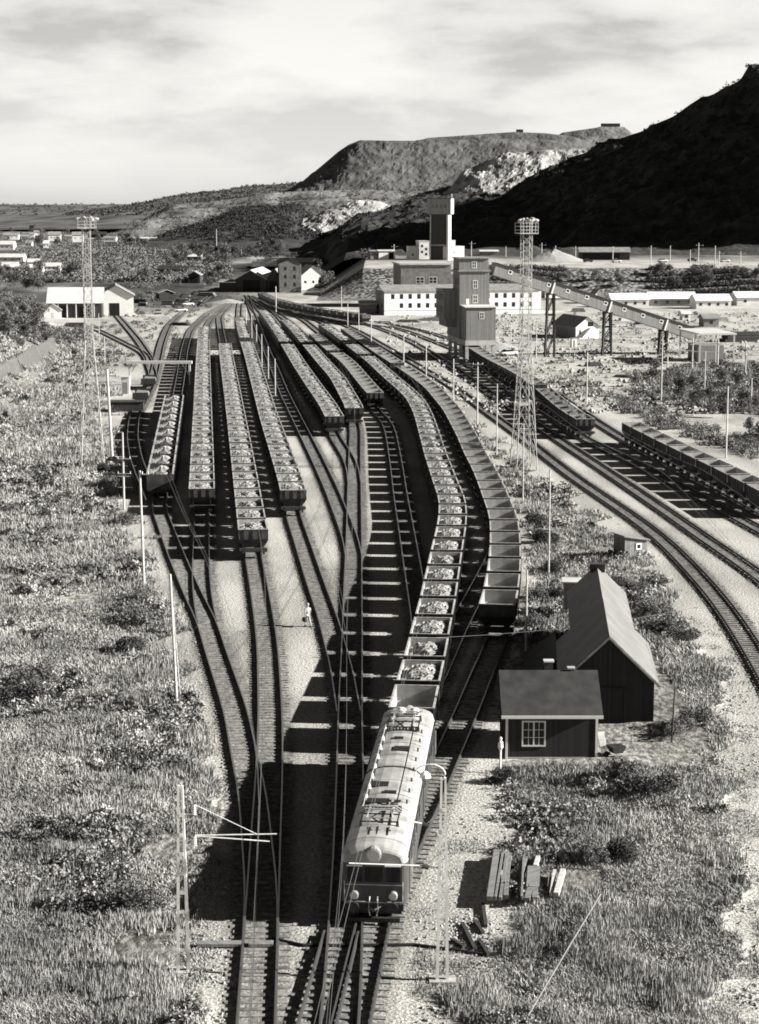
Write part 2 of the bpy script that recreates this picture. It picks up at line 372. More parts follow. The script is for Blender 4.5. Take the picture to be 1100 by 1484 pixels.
m_dump = mat('grey_waste_rock', .1, .95, var=.4, scale=.05, bump=2.2, bscale=.12, detail=9)
m_terr = mat('benched_rock', .15, .95, var=.55, scale=.03, bump=2, bscale=.15, detail=9)
m_cliff = mat('pale_rock_face', .12, .9, v2=.5, scale=.06, bump=2.5, bscale=.14, detail=9)
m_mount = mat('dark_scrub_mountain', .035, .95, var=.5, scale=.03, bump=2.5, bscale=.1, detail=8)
hill('distant_hills', 5200, [(-1500, 297), (-200, 296), (0, 296), (60, 297), (110, 296), (180, 296), (186, 297), (205, 292), (240, 291), (400, 285), (900, 285), (1500, 290)], 900, 900, m_far, -3500, 2600, 22, 1, 6, 200, 0, 5)
hill('upper_moor', 3400, [(-600, 322), (100, 312), (180, 300), (235, 292), (250, 285), (262, 282), (290, 279), (345, 274), (350, 270), (430, 265), (520, 261), (700, 258), (1200, 250)], 1100, 500, m_far, -1100, 1500, 12, .9, 10, 120, 4, 15)
hill('waste_rock_dump', 2350, [(330, 300), (395, 285), (425, 273), (440, 262), (470, 237), (490, 220), (506, 209), (522, 203), (560, 204), (600, 204), (618, 201), (650, 202), (688, 203), (740, 201), (800, 203), (860, 215), (905, 240)], 130, 260, m_dump, -220, 330, 2.6, 1.0, 6, 34, 42, 25, craggy=2.5)
hill('upper_waste_dump', 2560, [(590, 215), (618, 200), (690, 195), (745, 191), (790, 193), (830, 198), (850, 205), (870, 215), (960, 260)], 130, 200, m_dump, 30, 420, 3.2, 1.0, 5, 30, 60, 27, craggy=2)
hill('summit_dump', 2800, [(780, 215), (815, 192), (850, 187), (870, 184), (905, 184), (918, 195), (960, 230)], 130, 200, m_terr, 230, 430, 3.2, 1.0, 9, 30, 80, 28)
hill('benched_hillside', 2080, [(250, 297), (330, 289), (400, 279), (470, 276), (530, 275), (580, 277), (620, 268), (660, 262), (705, 262), (760, 262), (900, 270)], 330, 200, m_terr, -250, 270, 3.0, .7, 9, 40, 3, 35, steps=steps3(4, .62))
hill('pale_quarry_face', 2030, [(636, 287), (655, 270), (672, 250), (690, 240), (706, 232), (740, 224), (765, 220), (800, 217), (836, 215), (866, 214), (882, 216), (930, 225)], 95, 160, m_cliff, 66, 262, 2.0, .75, 13, 22, 24, 45, craggy=3.5)
hill('pale_rock_outcrop', 1560, [(425, 330), (440, 318), (458, 312), (470, 303), (486, 297), (500, 294), (520, 291), (532, 289), (552, 292), (565, 300), (575, 312)], 60, 80, m_cliff, -74, 16, 1.4, .8, 6, 16, 8, 47, craggy=3)
hill('dark_bench', 1640, [(210, 356), (250, 338), (300, 322), (345, 303), (400, 297), (430, 298), (440, 306), (452, 317), (470, 322), (500, 325), (560, 330)], 330, 150, m_mount, -215, 10, 2.5, 1.0, 7, 30, 2, 49)
hill('grey_spoil_cone', 1500, [(360, 368), (385, 350), (402, 334), (412, 330), (432, 331), (440, 335), (452, 345), (470, 350), (500, 348), (530, 352)], 90, 60, m_dump, -110, -5, 1.5, 1.0, 4, 14, 3, 51)
def mpost(X_, Y_, Z_):
    Z_ = Z_-9.6*np.clip((-14-X_)/16, 0, 1)*np.clip((1300-Y_)/400, 0, 1)
    k = np.clip((X_-215-.12*(Y_-850))/260, 0, 1)*np.clip((Y_-815)/70, 0, 1)*np.clip((1900-Y_)/150, 0, 1)
    Z_ = np.maximum(Z_, k*(225+25*fbm(X_, Y_, 80, 78)))  # unseen rise right of the view, added so its shadow darkens the slope
    return Z_+9*(fbm(X_, Y_, 9, 79, 3)-.5)*np.clip((Y_-870)/60, 0, 1)+7*(fbm(X_, Y_, 22, 77, 5)-.5)*np.clip((Y_-850)/120, 0, 1)
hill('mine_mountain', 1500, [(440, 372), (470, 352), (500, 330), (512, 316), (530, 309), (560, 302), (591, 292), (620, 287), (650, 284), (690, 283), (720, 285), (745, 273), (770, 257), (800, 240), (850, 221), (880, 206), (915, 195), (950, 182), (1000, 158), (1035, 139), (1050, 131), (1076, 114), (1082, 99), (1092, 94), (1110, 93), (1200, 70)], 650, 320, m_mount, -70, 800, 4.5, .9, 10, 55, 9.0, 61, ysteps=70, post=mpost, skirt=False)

# ------------------------------------------------------------------ tracks
class Track:
    def __init__(s, pts, sm=9, ext0=0, ext1=0):
        A = np.array([P(*p) for p in pts]); A = A[np.argsort(A[:, 1])]
        y0, y1 = A[0, 1], A[-1, 1]; Yg = np.arange(y0-60, y1+60, 1.0)
        X = np.interp(Yg, A[:, 1], A[:, 0])
        s0 = (A[1, 0]-A[0, 0])/(A[1, 1]-A[0, 1]); s1 = (A[-1, 0]-A[-2, 0])/(A[-1, 1]-A[-2, 1])
        X = np.where(Yg < y0, A[0, 0]+(Yg-y0)*s0, X); X = np.where(Yg > y1, A[-1, 0]+(Yg-y1)*s1, X)
        out = np.empty_like(X)          # smoothing radius grows with distance, where directions are less certain
        for i, yy in enumerate(Yg):
            sg = max(3.0, sm*min(2.5, yy/180.0)); w = np.exp(-.5*((Yg-yy)/sg)**2); out[i] = (w*X).sum()/w.sum()
        k = (Yg >= y0-ext0) & (Yg <= y1+ext1)
        s.Y = Yg[k]; s.X = out[k]
        s.S = np.concatenate([[0], np.cumsum(np.hypot(np.diff(s.X), np.diff(s.Y)))])
    def at_s(s, q):
        x = np.interp(q, s.S, s.X); y = np.interp(q, s.S, s.Y)
        e = 1.5; dx = np.interp(q+e, s.S, s.X)-np.interp(q-e, s.S, s.X); dy = np.interp(q+e, s.S, s.Y)-np.interp(q-e, s.S, s.Y)
        return x, y, math.atan2(-dx, dy)
    def s_of_Y(s, y): return float(np.interp(y, s.Y, s.S))
T = {}
def tk(k, pts, **kw): T[k] = Track(pts, **kw)
z9 = 2.9
tk('west_lead', [(371, 1484), (376.7, 1370), (380, 1290), (374.5, 1250), (366, 1150), (355, 1105), (342.5, 1036), (311, 942), (299, 901), (283, 871), (266, 832), (249.5, 791), (234.5, 750), (229, 741), (232, 684, z9), (253.7, 566, z9), (262, 547), (267, 510), (275, 480), (300, 455), (346, 432)], ext0=20, sm=4)
tk('second', [(300, 903), (293.5, 871), (291, 832), (292.5, 750), (292.6, 708, z9), (294.3, 521, z9), (296, 465, z9), (306, 462), (330, 445)], sm=5)
tk('third', [(371, 1484), (377, 1370), (382, 1290), (383, 1250), (389, 1150), (391, 1105), (392, 1036), (388, 942), (383, 901), (371.5, 832), (366, 803), (366, 767, z9), (349, 646, z9), (336, 563, z9), (328, 515, z9), (325.5, 490, z9), (320, 480), (317, 459), (338, 438)], ext0=20, sm=5)
tk('fourth', [(505.5, 1035), (495.7, 974.5), (489, 947), (483.6, 931), (477.5, 903.6), (457.7, 849), (440, 794.5), (432, 770), (425, 745), (423, 710, z9), (390, 604, z9), (364, 514.5, z9), (352, 480, z9), (346, 455, z9), (347, 445), (350, 433)], sm=5)
tk('middle', [(492, 1484), (496, 1440), (501, 1337), (505, 1250), (507, 1140), (507.5, 1035), (510.6, 920), (511.6, 850), (513, 794), (513.6, 740), (514, 676), (514.8, 620), (514.8, 591, z9), (490, 547, z9), (467.6, 522.7, z9), (451, 503, z9), (424, 473.6, z9), (409, 459, z9), (400, 463), (388, 450), (372, 440)], ext0=20, sm=4)
tk('fan_a', [(512.6, 808), (508, 781), (503.5, 770), (491, 738), (481, 712), (459, 664.6), (435, 617), (411.7, 570), (403, 547), (385, 505), (370, 465), (360, 436)], sm=5)
tk('fan_b', [(513.5, 700), (512.5, 685), (506, 664.6), (483, 627), (483, 603, z9), (470, 578, z9), (456, 559.5, z9), (431, 522.7, z9), (416, 498, z9), (399, 473.6, z9), (376.6, 444, z9), (366, 446), (359, 430)], sm=5)
tk('curve', [(615, 1006), (615.5, 960), (611, 903), (602, 849), (593, 794.5), (589, 770), (581, 723.7), (574.6, 676), (566.6, 629), (561, 612), (543, 569, z9), (504, 522.7, z9), (480, 505.5, z9), (453, 481, z9), (437, 483), (418, 466), (398, 452)], sm=5)
tk('engine_line', [(509, 1484), (527, 1401), (543, 1334), (606, 986, z9), (617, 944.5, z9), (625, 906, z9), (633.6, 872, z9), (638, 846.6, z9), (643.5, 818, z9), (648, 792, z9), (653.5, 768, z9), (657, 740, z9), (654.5, 718, z9), (647, 702.5, z9), (642, 687, z9), (631.7, 659, z9), (624, 633, z9), (614, 600, z9), (602, 577, z9), (583, 559.6, z9), (566, 546, z9), (541, 522.7, z9), (521.5, 508, z9), (494, 487, z9), (460, 464, z9), (446, 468), (428, 457), (405, 450)], ext0=20, sm=4)
tk('east_line', [(543, 1334), (588, 1228), (631, 1140), (651, 1092), (670, 1051), (701.6, 972), (721.5, 876, z9), (727, 847.7, z9), (731, 821.5, z9), (732.6, 785, z9), (731, 752.7, z9), (725.6, 736, z9), (719, 720, z9), (712, 702, z9), (700, 675, z9), (690, 659, z9), (677, 630.5, z9), (667, 613, z9), (655.5, 592.7, z9), (641.5, 577, z9), (628, 561, z9), (602, 542, z9), (577, 526, z9), (548.5, 508, z9), (519, 488, z9), (494.5, 471, z9), (480, 476), (462, 465), (437, 456)], sm=4)
tk('crossover', [(617, 1012), (636, 974), (660, 920), (682, 877), (703, 838), (716, 812), (726, 785)], sm=4)
tk('main_a', [(1200, 1170), (1156, 1060), (1113, 979), (1090, 941), (1066, 903), (1039, 864.5), (1003, 826), (971, 791), (927, 756), (875.5, 722), (823, 687), (782, 653), (735.6, 618), (699, 592.7), (667, 567), (621, 540), (595.6, 524), (551, 499), (524, 482), (502, 472), (477, 462), (433, 453), (391, 449), (369, 440), (357, 428)], sm=8)
tk('main_b', [(1250, 960), (1165, 886), (1088, 825.5), (1034, 791), (986, 756), (936, 722), (884, 687), (832, 652.7), (791, 626), (744, 592), (704, 567), (669, 542), (644, 524), (611, 503.6), (590, 491), (563, 481), (536, 471), (511.6, 464), (487, 460), (460, 453)], sm=8)
tk('tower_a', [(1180, 812), (1096, 767), (1000, 714), (913, 668), (841, 636), (823.6, 594, z9), (799.5, 573, z9), (779, 554, z9), (753.5, 538, z9), (723, 524, z9), (697, 511, z9), (680, 515), (651, 503), (611, 481), (590, 482), (563, 473)], sm=8)
tk('tower_b', [(1140, 722, z9), (1100, 701, z9), (1079, 691, z9), (1048, 675, z9), (1020.5, 663, z9), (993, 651, z9), (968.7, 639, z9), (948, 628.5, z9), (927, 618, z9), (906.5, 609.5, z9), (896, 632), (851, 604), (812, 575), (760, 548), (700, 512), (640, 486), (590, 474), (545, 466)], sm=8)
tk('old_siding', [(222, 728), (211, 701), (198, 670), (191.5, 635), (195, 601), (205, 586), (222, 552), (234, 498), (243, 474), (262, 455), (290, 440), (307, 427)], sm=5)
tk('shed_lead_a', [(222, 546), (218, 520), (199, 492), (177, 466), (168, 456)], sm=4)
tk('shed_lead_b', [(221, 540), (211, 513), (183, 499), (157, 486), (140, 478)], sm=4)
tk('far_loop', [(300, 455), (345, 434)], sm=4)
tk('ore_bank', [(545, 474), (520, 466), (492, 455, z9), (465, 448, z9), (430, 440, z9), (397, 433.5, z9), (380, 436), (362, 429)], sm=6)
tk('turnout', [(497, 1348), (486, 1390), (474, 1436), (461, 1484)], ext0=16, sm=3)
LAB = dict(west_lead='ballasted track at the far left running out to the leftmost loaded train')
bed = np.zeros_like(GX)
for tr_ in T.values():
    dx_ = np.abs(GX-np.interp(GY, tr_.Y, tr_.X)); bed = np.maximum(bed, np.clip((1.75-dx_)/.5, 0, 1)*((GY > tr_.Y[0]) & (GY < tr_.Y[-1])))
attr(gr, 'bed', bed*.9)
def curvept(Tk, off):
    dx = np.gradient(Tk.X, Tk.Y); n = np.hypot(dx, 1); return Tk.X+off*(1/n), Tk.Y-off*(dx/n)
for i, (k, tr) in enumerate(T.items()):
    zo = .0035*i
    # rails: foot, web and head as one profile, material 0 side, 1 polished top
    mb = MB()
    for sd in (-1, 1):
        st = 3 if tr.Y[-1] > 200 else 2
        c0 = curvept(tr, sd*.755); sel = np.arange(0, len(tr.Y), st); sel = np.unique(np.append(sel, len(tr.Y)-1))
        prof = [(-.075, .05), (-.075, .075), (-.02, .09), (-.02, .15), (-.042, .165), (-.042, .21), (.042, .21), (.042, .165), (.02, .15), (.02, .09), (.075, .075), (.075, .05)]
        rs = []
        for j in sel:
            w = 1+max(0, (tr.Y[j]-150)/500)
            rs.append([(c0[0][j]+a*w, c0[1][j], z_+zo) for a, z_ in prof])
        n0 = len(mb.v); kk = len(prof)
        for r_ in rs: mb.v += r_
        for a in range(len(rs)-1):
            for q in range(kk):
                if q == kk-1: continue
                mb.f.append((n0+a*kk+q, n0+a*kk+q+1, n0+(a+1)*kk+q+1, n0+(a+1)*kk+q)); mb.m.append(1 if q == 5 else 0)
    ro = mb.build('rails', [M['rail_side'], M['rail_top']])
    # sleepers
    n = int(tr.S[-1]/.68); VV = []; 
    for q in range(n):
        x, y, a = tr.at_s(.3+q*.68+random.uniform(-.05, .05))
        if y > 560: continue
        a += random.uniform(-.02, .02); ca, sa = math.cos(a), math.sin(a); hw = 1.3+random.uniform(-.05, .05); hl = .125
        zt = .045+random.uniform(-.012, .008)+zo*.5; ox = random.uniform(-.08, .08)
        co = [(ox-hw, -hl), (ox+hw, -hl), (ox+hw, hl), (ox-hw, hl)]
        for zz in (-.05, zt):
            for u, v in co: VV.append((x+u*ca-v*sa, y+u*sa+v*ca, zz))
    VV = np.array(VV); nb = len(VV)//8; base = (np.arange(nb)*8)[:, None, None]
    fq = np.array([(4, 5, 6, 7), (0, 1, 5, 4), (1, 2, 6, 5), (2, 3, 7, 6), (3, 0, 4, 7)])[None]
    so_ = npmesh('sleepers', VV, (base+fq).reshape(-1, 4), M['sleeper'])
    root = thing('railway_track', None, 'track'); ro.parent = root; so_.parent = root
    root['trk'] = k; T[k].root = root
TL = dict(west_lead='railway track on the far left leading from the bottom edge to the leftmost ore train', second='railway track under the second loaded train from the left',
 third='railway track curving up to the third loaded train from the left', fourth='railway track leading up to the loaded train beside the small lamp posts',
 middle='long straight railway track left of the locomotive running up the middle of the yard', fan_a='empty curving railway track between the fourth and fifth ore trains',
 fan_b='railway track leading to the loaded train just right of the empty curving track', curve='curved railway track in the shadow left of the locomotive train',
 engine_line='railway track the electric locomotive stands on with its curving train', east_line='railway track right of the locomotive passing the dark cottage',
 crossover='short crossover track between the locomotive track and the empty hopper train', main_a='nearer track of the sunlit double line curving past the barn',
 main_b='farther track of the sunlit double line curving to the right edge', tower_a='railway track running under the tall wooden loading tower',
 tower_b='rightmost railway track carrying the dark empty hopper wagons', old_siding='siding passing under the white beam gantry on the left',
 shed_lead_a='track running into the white gabled workshop on the left', shed_lead_b='lower of the two tracks fanning toward the left workshop',
 far_loop='short track crossing in front of the far yard throat', ore_bank='curving track under the distant dark ore train', turnout='turnout track at the bottom edge below the locomotive')
for k, tr in T.items(): tr.root['label'] = TL[k]; tr.root['group'] = 'railway tracks of the yard'; del tr.root['trk']

# ------------------------------------------------------------------ ore wagons
def rect(hw, hl, z, cx=0, cy=0): return [(cx-hw, cy-hl, z), (cx+hw, cy-hl, z), (cx+hw, cy+hl, z), (cx-hw, cy+hl, z)]
def heap_mesh(seed, hw=1.19, hl=2.52, dark=False, flat=False):
    u = np.linspace(-1, 1, 23); v = np.linspace(-1, 1, 45); U, V_ = np.meshgrid(u, v); X = U*hw; Y = V_*hl
    px_, py_ = random.uniform(-.15, .25), random.uniform(-.5, .5); pk = random.uniform(3.0, 3.25)
    r = np.sqrt((X-px_)**2+(.5*(Y-py_))**2+.05)
    Z = pk-.5*r if seed in (1, 2) else pk-.02-.27*r
    Z = Z+.55*(fbm(X, Y, .6, seed*7+3, 3)-.5)+.13*(_h(np.round(X*8), np.round(Y*7), seed)-.5)
    Z = np.maximum(Z, 2.1+.3*fbm(X, Y, .4, seed+50, 2))
    jx = .06*(_h(np.arange(U.size).reshape(U.shape), X*0, seed+9)-.5); X = np.clip(X+jx, -hw, hw)
    id_ = np.arange(U.size).reshape(U.shape)
    f = np.stack([id_[:-1, :-1], id_[:-1, 1:], id_[1:, 1:], id_[1:, :-1]], -1).reshape(-1, 4)
    return np.stack([X, Y, Z], -1).reshape(-1, 3), f
def make_wagon(kind):
    root = thing('ore_wagon', 'x', 'ore wagon')
    o = MB()
    # outer shell with ribs, inner hopper
    o.mi = 0; o.rings([rect(.95, 1.35, .98), rect(1.30, 2.30, 1.62), rect(1.32, 2.62, 1.95), rect(1.32, 2.62, 2.86)], True, False)
    for y in (-2.2, -1.3, -.43, .43, 1.3, 2.2):
        for s in (-1, 1): o.box(min(s*1.318, s*1.40), max(s*1.318, s*1.40), y-.05, y+.05, 1.72, 2.84)
    for x in (-.8, 0, .8):
        for s in (-1, 1): o.box(x-.04, x+.04, min(s*2.618, s*2.69), max(s*2.618, s*2.69), 1.97, 2.84)
    o.build('hopper', [M['wagon'], M['wagon_in']], root)
    o = MB(); n = 0
    rs = [rect(1.24, 2.54, 2.86), rect(1.22, 2.45, 1.98), rect(.85, 1.2, 1.15)]
    o.rings([list(reversed(r)) for r in rs], False, True); o.build('hopper_lining', M['wagon_in'], root)
    o = MB()
    for s in (-1, 1):
        o.box(min(s*1.24, s*1.36), max(s*1.24, s*1.36), -2.66, 2.66, 2.86, 2.93)
        o.box(-1.238, 1.238, min(s*2.54, s*2.66), max(s*2.54, s*2.66), 2.861, 2.929)
    o.build('top_rim', M['rim'], root)
    o = MB()
    for s in (-1, 1): o.box(s*.78-.06, s*.78+.06, -2.95, 2.95, .86, 1.10)
    for s in (-1, 1):
        o.box(-1.28, 1.28, min(s*2.8, s*3.0), max(s*2.8, s*3.0), .84, 1.12)
        o.box(-1.25, 1.25, min(s*2.35, s*2.79), max(s*2.35, s*2.79), 1.10, 1.14)
        for x in (-.9, .9): o.bar((x, s*2.45, 1.1), (x, s*2.45, 1.8), .07)
        for sx in (-1, 1):
            for yy in (-.35, .35): o.bar((sx*.98, s*1.75+yy, .55), (sx*.98, s*1.75+yy*.4, .9), .09)
            o.box(sx*.98-.09, sx*.98+.09, s*1.75-.16, s*1.75+.16, .40, .68)
    o.build('underframe', M['iron'], root)
    for s in (-1, 1):
        o = MB()
        for sx in (-1, 1):
            rings = []
            for xx, rr in ((sx*.70, .46), (sx*.70, .50), (sx*.74, .50), (sx*.745, .44), (sx*.80, .43), (sx*.80, .1)):
                rings.append([(xx, s*1.75+rr*math.cos(2*math.pi*j/14), .66+rr*math.sin(2*math.pi*j/14)) for j in range(14)])
            o.rings(rings)
        o.tube([(-.95, s*1.75, .66), (.95, s*1.75, .66)], .075, 8)
        o.build('wheelset', M['wheel'], root)
    for s in (-1, 1):
        for x in (-.88, .88):
            o = MB(); o.tube([(x, s*2.98, .98), (x, s*3.12, .98)], .1, 8); o.tube([(x, s*3.12, .98), (x, s*3.12+s*.001, .98), (x, s*3.19, .98), (x, s*3.20, .98)], [.1, .21, .22, .05], 12)
            o.build('buffer', M['iron'], root)
    if kind != 'empty':
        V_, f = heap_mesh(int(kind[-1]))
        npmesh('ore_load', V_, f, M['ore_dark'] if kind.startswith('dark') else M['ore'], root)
    return root
def make_board_wagon():
    root = thing('ore_wagon', 'x', 'ore wagon'); o = MB()
    for s in (-1, 1):
        o.box(min(s*1.34, s*1.46), max(s*1.34, s*1.46), -4.0, 4.0, 1.2, 2.75)
        for y in np.arange(-3.8, 3.9, 1.27): o.box(min(s*1.46, s*1.54), max(s*1.46, s*1.54), y-.06, y+.06, 1.1, 2.74)
        o.box(-1.338, 1.338, min(s*3.9, s*4.0), max(s*3.9, s*4.0), 1.2, 2.748)
    o.box(-1.45, 1.45, -4.05, 4.05, 1.02, 1.195); o.build('side_boards', M['wagon'], root)
    o = MB()
    for s in (-1, 1): o.box(min(s*1.32, s*1.5), max(s*1.32, s*1.5), -4.02, 4.02, 2.751, 2.81)
    o.build('top_rim', M['rim'], root)
    o = MB()
    for s in (-1, 1):
        o.box(s*.8-.07, s*.8+.07, -4.1, 4.1, .80, 1.015); o.box(-1.3, 1.3, min(s*4.06, s*4.2), max(s*4.06, s*4.2), .8, 1.12)
    o.build('underframe', M['iron'], root)
    for s in (-2.7, 2.7):
        o = MB()
        for sx in (-1, 1):
            rings = [[(xx, s+rr*math.cos(2*math.pi*j/14), .66+rr*math.sin(2*math.pi*j/14)) for j in range(14)] for xx, rr in ((sx*.70, .5), (sx*.8, .46), (sx*.8, .1))]
            o.rings(rings)
        o.tube([(-.9, s, .66), (.9, s, .66)], .08, 8); o.build('wheelset', M['wheel'], root)
    for s in (-1, 1):
        for x in (-.88, .88):
            o = MB(); o.tube([(x, s*4.2, .98), (x, s*4.36, .98), (x, s*4.361, .98), (x, s*4.42, .98)], [.1, .1, .22, .22], 10); o.build('buffer', M['iron'], root)
    u = np.linspace(-1, 1, 17); v = np.linspace(-1, 1, 60); U, V_ = np.meshgrid(u, v); X = U*1.33; Y = V_*3.89
    Z = 2.25+.75*np.maximum(0, 1-np.abs(np.abs(Y)-1.9)/1.5)*np.maximum(0, 1-np.abs(X)/1.6)+.4*(fbm(X, Y, .7, 5, 4)-.5)+.16*(_h(np.round(X*5), np.round(Y*5), 4)-.5)
    id_ = np.arange(U.size).reshape(U.shape); f = np.stack([id_[:-1, :-1], id_[:-1, 1:], id_[1:, 1:], id_[1:, :-1]], -1).reshape(-1, 4)
    npmesh('ore_load', np.stack([X, Y, Z], -1).reshape(-1, 3), f, mat('mixed_ore', .12, .9, v2=.42, scale=.9), root)
    return root
protos = {k: make_wagon(k) for k in ('empty', 'ore1', 'ore2', 'ore3', 'ore4', 'ore5', 'dark1', 'dark2')}
protos['board'] = make_board_wagon()
KIDS = children_of()
used = set()
CARD = 'first second third fourth fifth sixth seventh eighth ninth tenth eleventh twelfth thirteenth fourteenth fifteenth sixteenth seventeenth eighteenth nineteenth'.split()
TENS = {20: 'twent', 30: 'thirt', 40: 'fort', 50: 'fift', 60: 'sixt'}
def ordw(n):
    if n <= 19: return CARD[n-1]
    t_, u_ = n//10*10, n % 10
    return TENS[t_]+'ieth' if u_ == 0 else TENS[t_]+'y-'+CARD[u_-1]
far_stuff = []
WAG = []
def train(trk, py_near, ztop, n, kind, desc, group, pitch=6.42, inset=2.65, y_ground=False, start=0.0, skip=()):
    tr = T[trk]; Yn = P(550, py_near, ztop)[1]
    s0 = tr.s_of_Y(Yn)+inset+start
    for i in range(n):
        if i in skip: continue
        x, y, a = tr.at_s(s0+i*pitch)
        kd = kind(i) if callable(kind) else kind
        WAG.append((y, x, a, kd, i, desc, group))
def ld(i): return 'ore%d' % random.randint(1, 5)
train('west_lead', 687, 2.8, 10, 'board', 'leftmost loaded train with high sides', 'high sided wagons of the leftmost train', pitch=8.9, inset=4.0)
train('second', 708, 2.9, 42, ld, 'loaded train second from the left', 'loaded ore wagons of the second train')
train('third', 767, 2.9, 37, ld, 'loaded train third from the left', 'loaded ore wagons of the third train')
train('fourth', 710, 2.9, 48, ld, 'loaded train left of the small posts', 'loaded ore wagons of the fourth train', skip=(34, 35))
train('fan_b', 603, 2.9, 43, ld, 'loaded train fifth from the left', 'loaded ore wagons of the fifth train', skip=(22,))
train('middle', 591, 2.9, 34, ld, 'loaded train sixth from the left', 'loaded ore wagons of the sixth train', skip=(20,))
train('curve', 569, 2.9, 22, lambda i: 'empty', 'short empty train in the upper middle', 'empty ore wagons of the middle train', skip=(13,))
train('engine_line', 1026, 2.9, 57, lambda i: 'empty' if i == 0 else ('ore%d' % random.randint(1, 2) if i < 16 else ld(i)), 'curving train behind the locomotive', 'ore wagons coupled behind the locomotive', skip=(41,))
train('east_line', 876, 2.9, 50, lambda i: 'empty', 'long empty train beside the lamp posts', 'empty hoppers of the long curving train', skip=(33,))
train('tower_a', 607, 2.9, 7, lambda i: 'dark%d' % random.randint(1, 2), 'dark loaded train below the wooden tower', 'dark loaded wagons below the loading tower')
train('tower_a', 607, 2.9, 16, lambda i: 'empty', 'empty row just below the wooden tower', 'empty wagons below the loading tower', start=7*6.42, skip=(0, ))
train('tower_b', 712, 2.9, 10, lambda i: 'empty', 'dark empty train at the right edge', 'empty wagons at the right edge')
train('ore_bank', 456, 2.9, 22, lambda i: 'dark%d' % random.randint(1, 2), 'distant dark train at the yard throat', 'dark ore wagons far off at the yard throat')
WAG.sort(key=lambda w: w[0])
NIND = 0
NEAR_PARTS = None
for (y, x, a, kd, i, desc, group) in WAG:
    if NIND < 300:
        st = 'empty' if kd == 'empty' else 'loaded'
        lab = f"{ordw(i+1)} wagon from near end of the {desc}"
        parts = None if y < 330 else ('hopper', 'hopper_lining', 'top_rim', 'underframe', 'wheelset', 'ore_load', 'side_boards')
        if kd not in used:
            r = protos[kd]; r.location = (x, y, 0); r.rotation_euler = (0, 0, a); r['label'] = lab; r['group'] = group; used.add(kd)
        else: dup(protos[kd], KIDS, (x, y, 0), a, lab, group, parts=parts)
        NIND += 1
    else: far_stuff.append((x, y, a, kd))
for k_, r in protos.items():
    if k_ not in used:
        for c_ in KIDS[r.name]: bpy.data.objects.remove(c_)
        bpy.data.objects.remove(r)
# the wagons beyond the nearest three hundred: one object
VV, FF, MM, n0 = [], [], [], 0
for (x, y, a, kd) in far_stuff:
    ca, sa = math.cos(a), math.sin(a)
    L = 2.62; parts_ = []
    def addv(vs, fs, m_):
        global n0
        vs = np.asarray(vs, float); VV.append(np.stack([x+vs[:, 0]*ca-vs[:, 1]*sa, y+vs[:, 0]*sa+vs[:, 1]*ca, vs[:, 2]], -1)); FF.extend([tuple(q+n0 for q in f_) for f_ in fs]); MM.extend([m_]*len(fs)); n0 += len(vs)
    def ringf(n_rings): return [(i_*4+j, i_*4+(j+1) % 4, (i_+1)*4+(j+1) % 4, (i_+1)*4+j) for i_ in range(n_rings-1) for j in range(4)]
    addv(rect(.95, 1.35, .7)+rect(1.32, 2.6, 1.9)+rect(1.32, 2.6, 2.9), ringf(3), 0)
    addv(rect(1.22, 2.5, 2.9)+rect(1.2, 2.4, 1.98)+rect(.85, 1.2, 1.15), [tuple(reversed(f_)) for f_ in ringf(3)]+[(8, 9, 10, 11)], 1)
    addv(rect(1.25, 2.95, .8)+rect(1.25, 2.95, 1.1), ringf(2)+[(4, 5, 6, 7)], 0)
    if kd != 'empty':
        hv, hf = heap_mesh(random.randint(1, 9)); addv(hv[:, :], [tuple(f_) for f_ in hf[::1]], 3 if kd.startswith('dark') else 2)
if VV:
    me = bpy.data.meshes.new('far_ore_wagons'); me.from_pydata(np.concatenate(VV).tolist(), [], FF)
    for m_ in (M['wagon'], M['wagon_in'], M['ore'], M['ore_dark']): me.materials.append(m_)
    me.polygons.foreach_set('material_index', MM); me.update()
    fo = bpy.data.objects.new('far_ore_wagons', me); COL.objects.link(fo)
    tag(fo, 'most distant ore wagons of the long trains toward the yard throat', 'ore wagons', kind='stuff')
print('WAGONS', NIND, len(far_stuff))

# ------------------------------------------------------------------ the electric locomotive (two close-coupled units)
tr = T['engine_line']
Yf = P(545, 1246, 3.05)[1]
s_front = tr.s_of_Y(Yf)
x, y, a = tr.at_s(s_front+12.0)
L2 = 11.8
loco = thing('electric_locomotive', 'pale roofed electric locomotive with two pantographs heading the ore train', 'locomotive', (x, y, 0), a)
def section(yy, sc=1.0, zt=3.72, hw=1.52, drop=0):
    pts = []
    pts.append((-hw*sc, yy, 1.0)); pts.append((-hw*sc, yy, 2.9))
    for j in range(0, 11):
        an = math.pi*(1-j/10.0); pts.append((hw*.97*sc*math.cos(an), yy, 3.02+(zt-3.02-drop)*math.sin(an)**.75))
    pts.append((hw*sc, yy, 2.9)); pts.append((hw*sc, yy, 1.0)); return pts
body = MB(); roof = MB()
secs = [(-L2-.22, .84, .3), (-L2-.17, .90, .2), (-L2-.05, .955, .1), (-L2+.15, .99, .03), (-L2+.5, 1, 0), (L2-.5, 1, 0), (L2-.15, .99, .03), (L2+.05, .955, .1), (L2+.17, .90, .2), (L2+.22, .84, .3)]
S_ = [section(yy, sc, drop=dr) for yy, sc, dr in secs]
body.rings([[s[0], s[1], s[13], s[14]] for s in S_], True, True)
bo = body.build('body', M['loco'], loco)
for i in range(len(S_)-1):
    for j in range(1, 13): roof.quad(S_[i][j], S_[i+1][j], S_[i+1][j+1], S_[i][j+1])
n_ = len(roof.v); roof.v += [tuple(p) for p in S_[0][1:14]]; roof.f.append(tuple(n_+j for j in range(13))); roof.m.append(0)
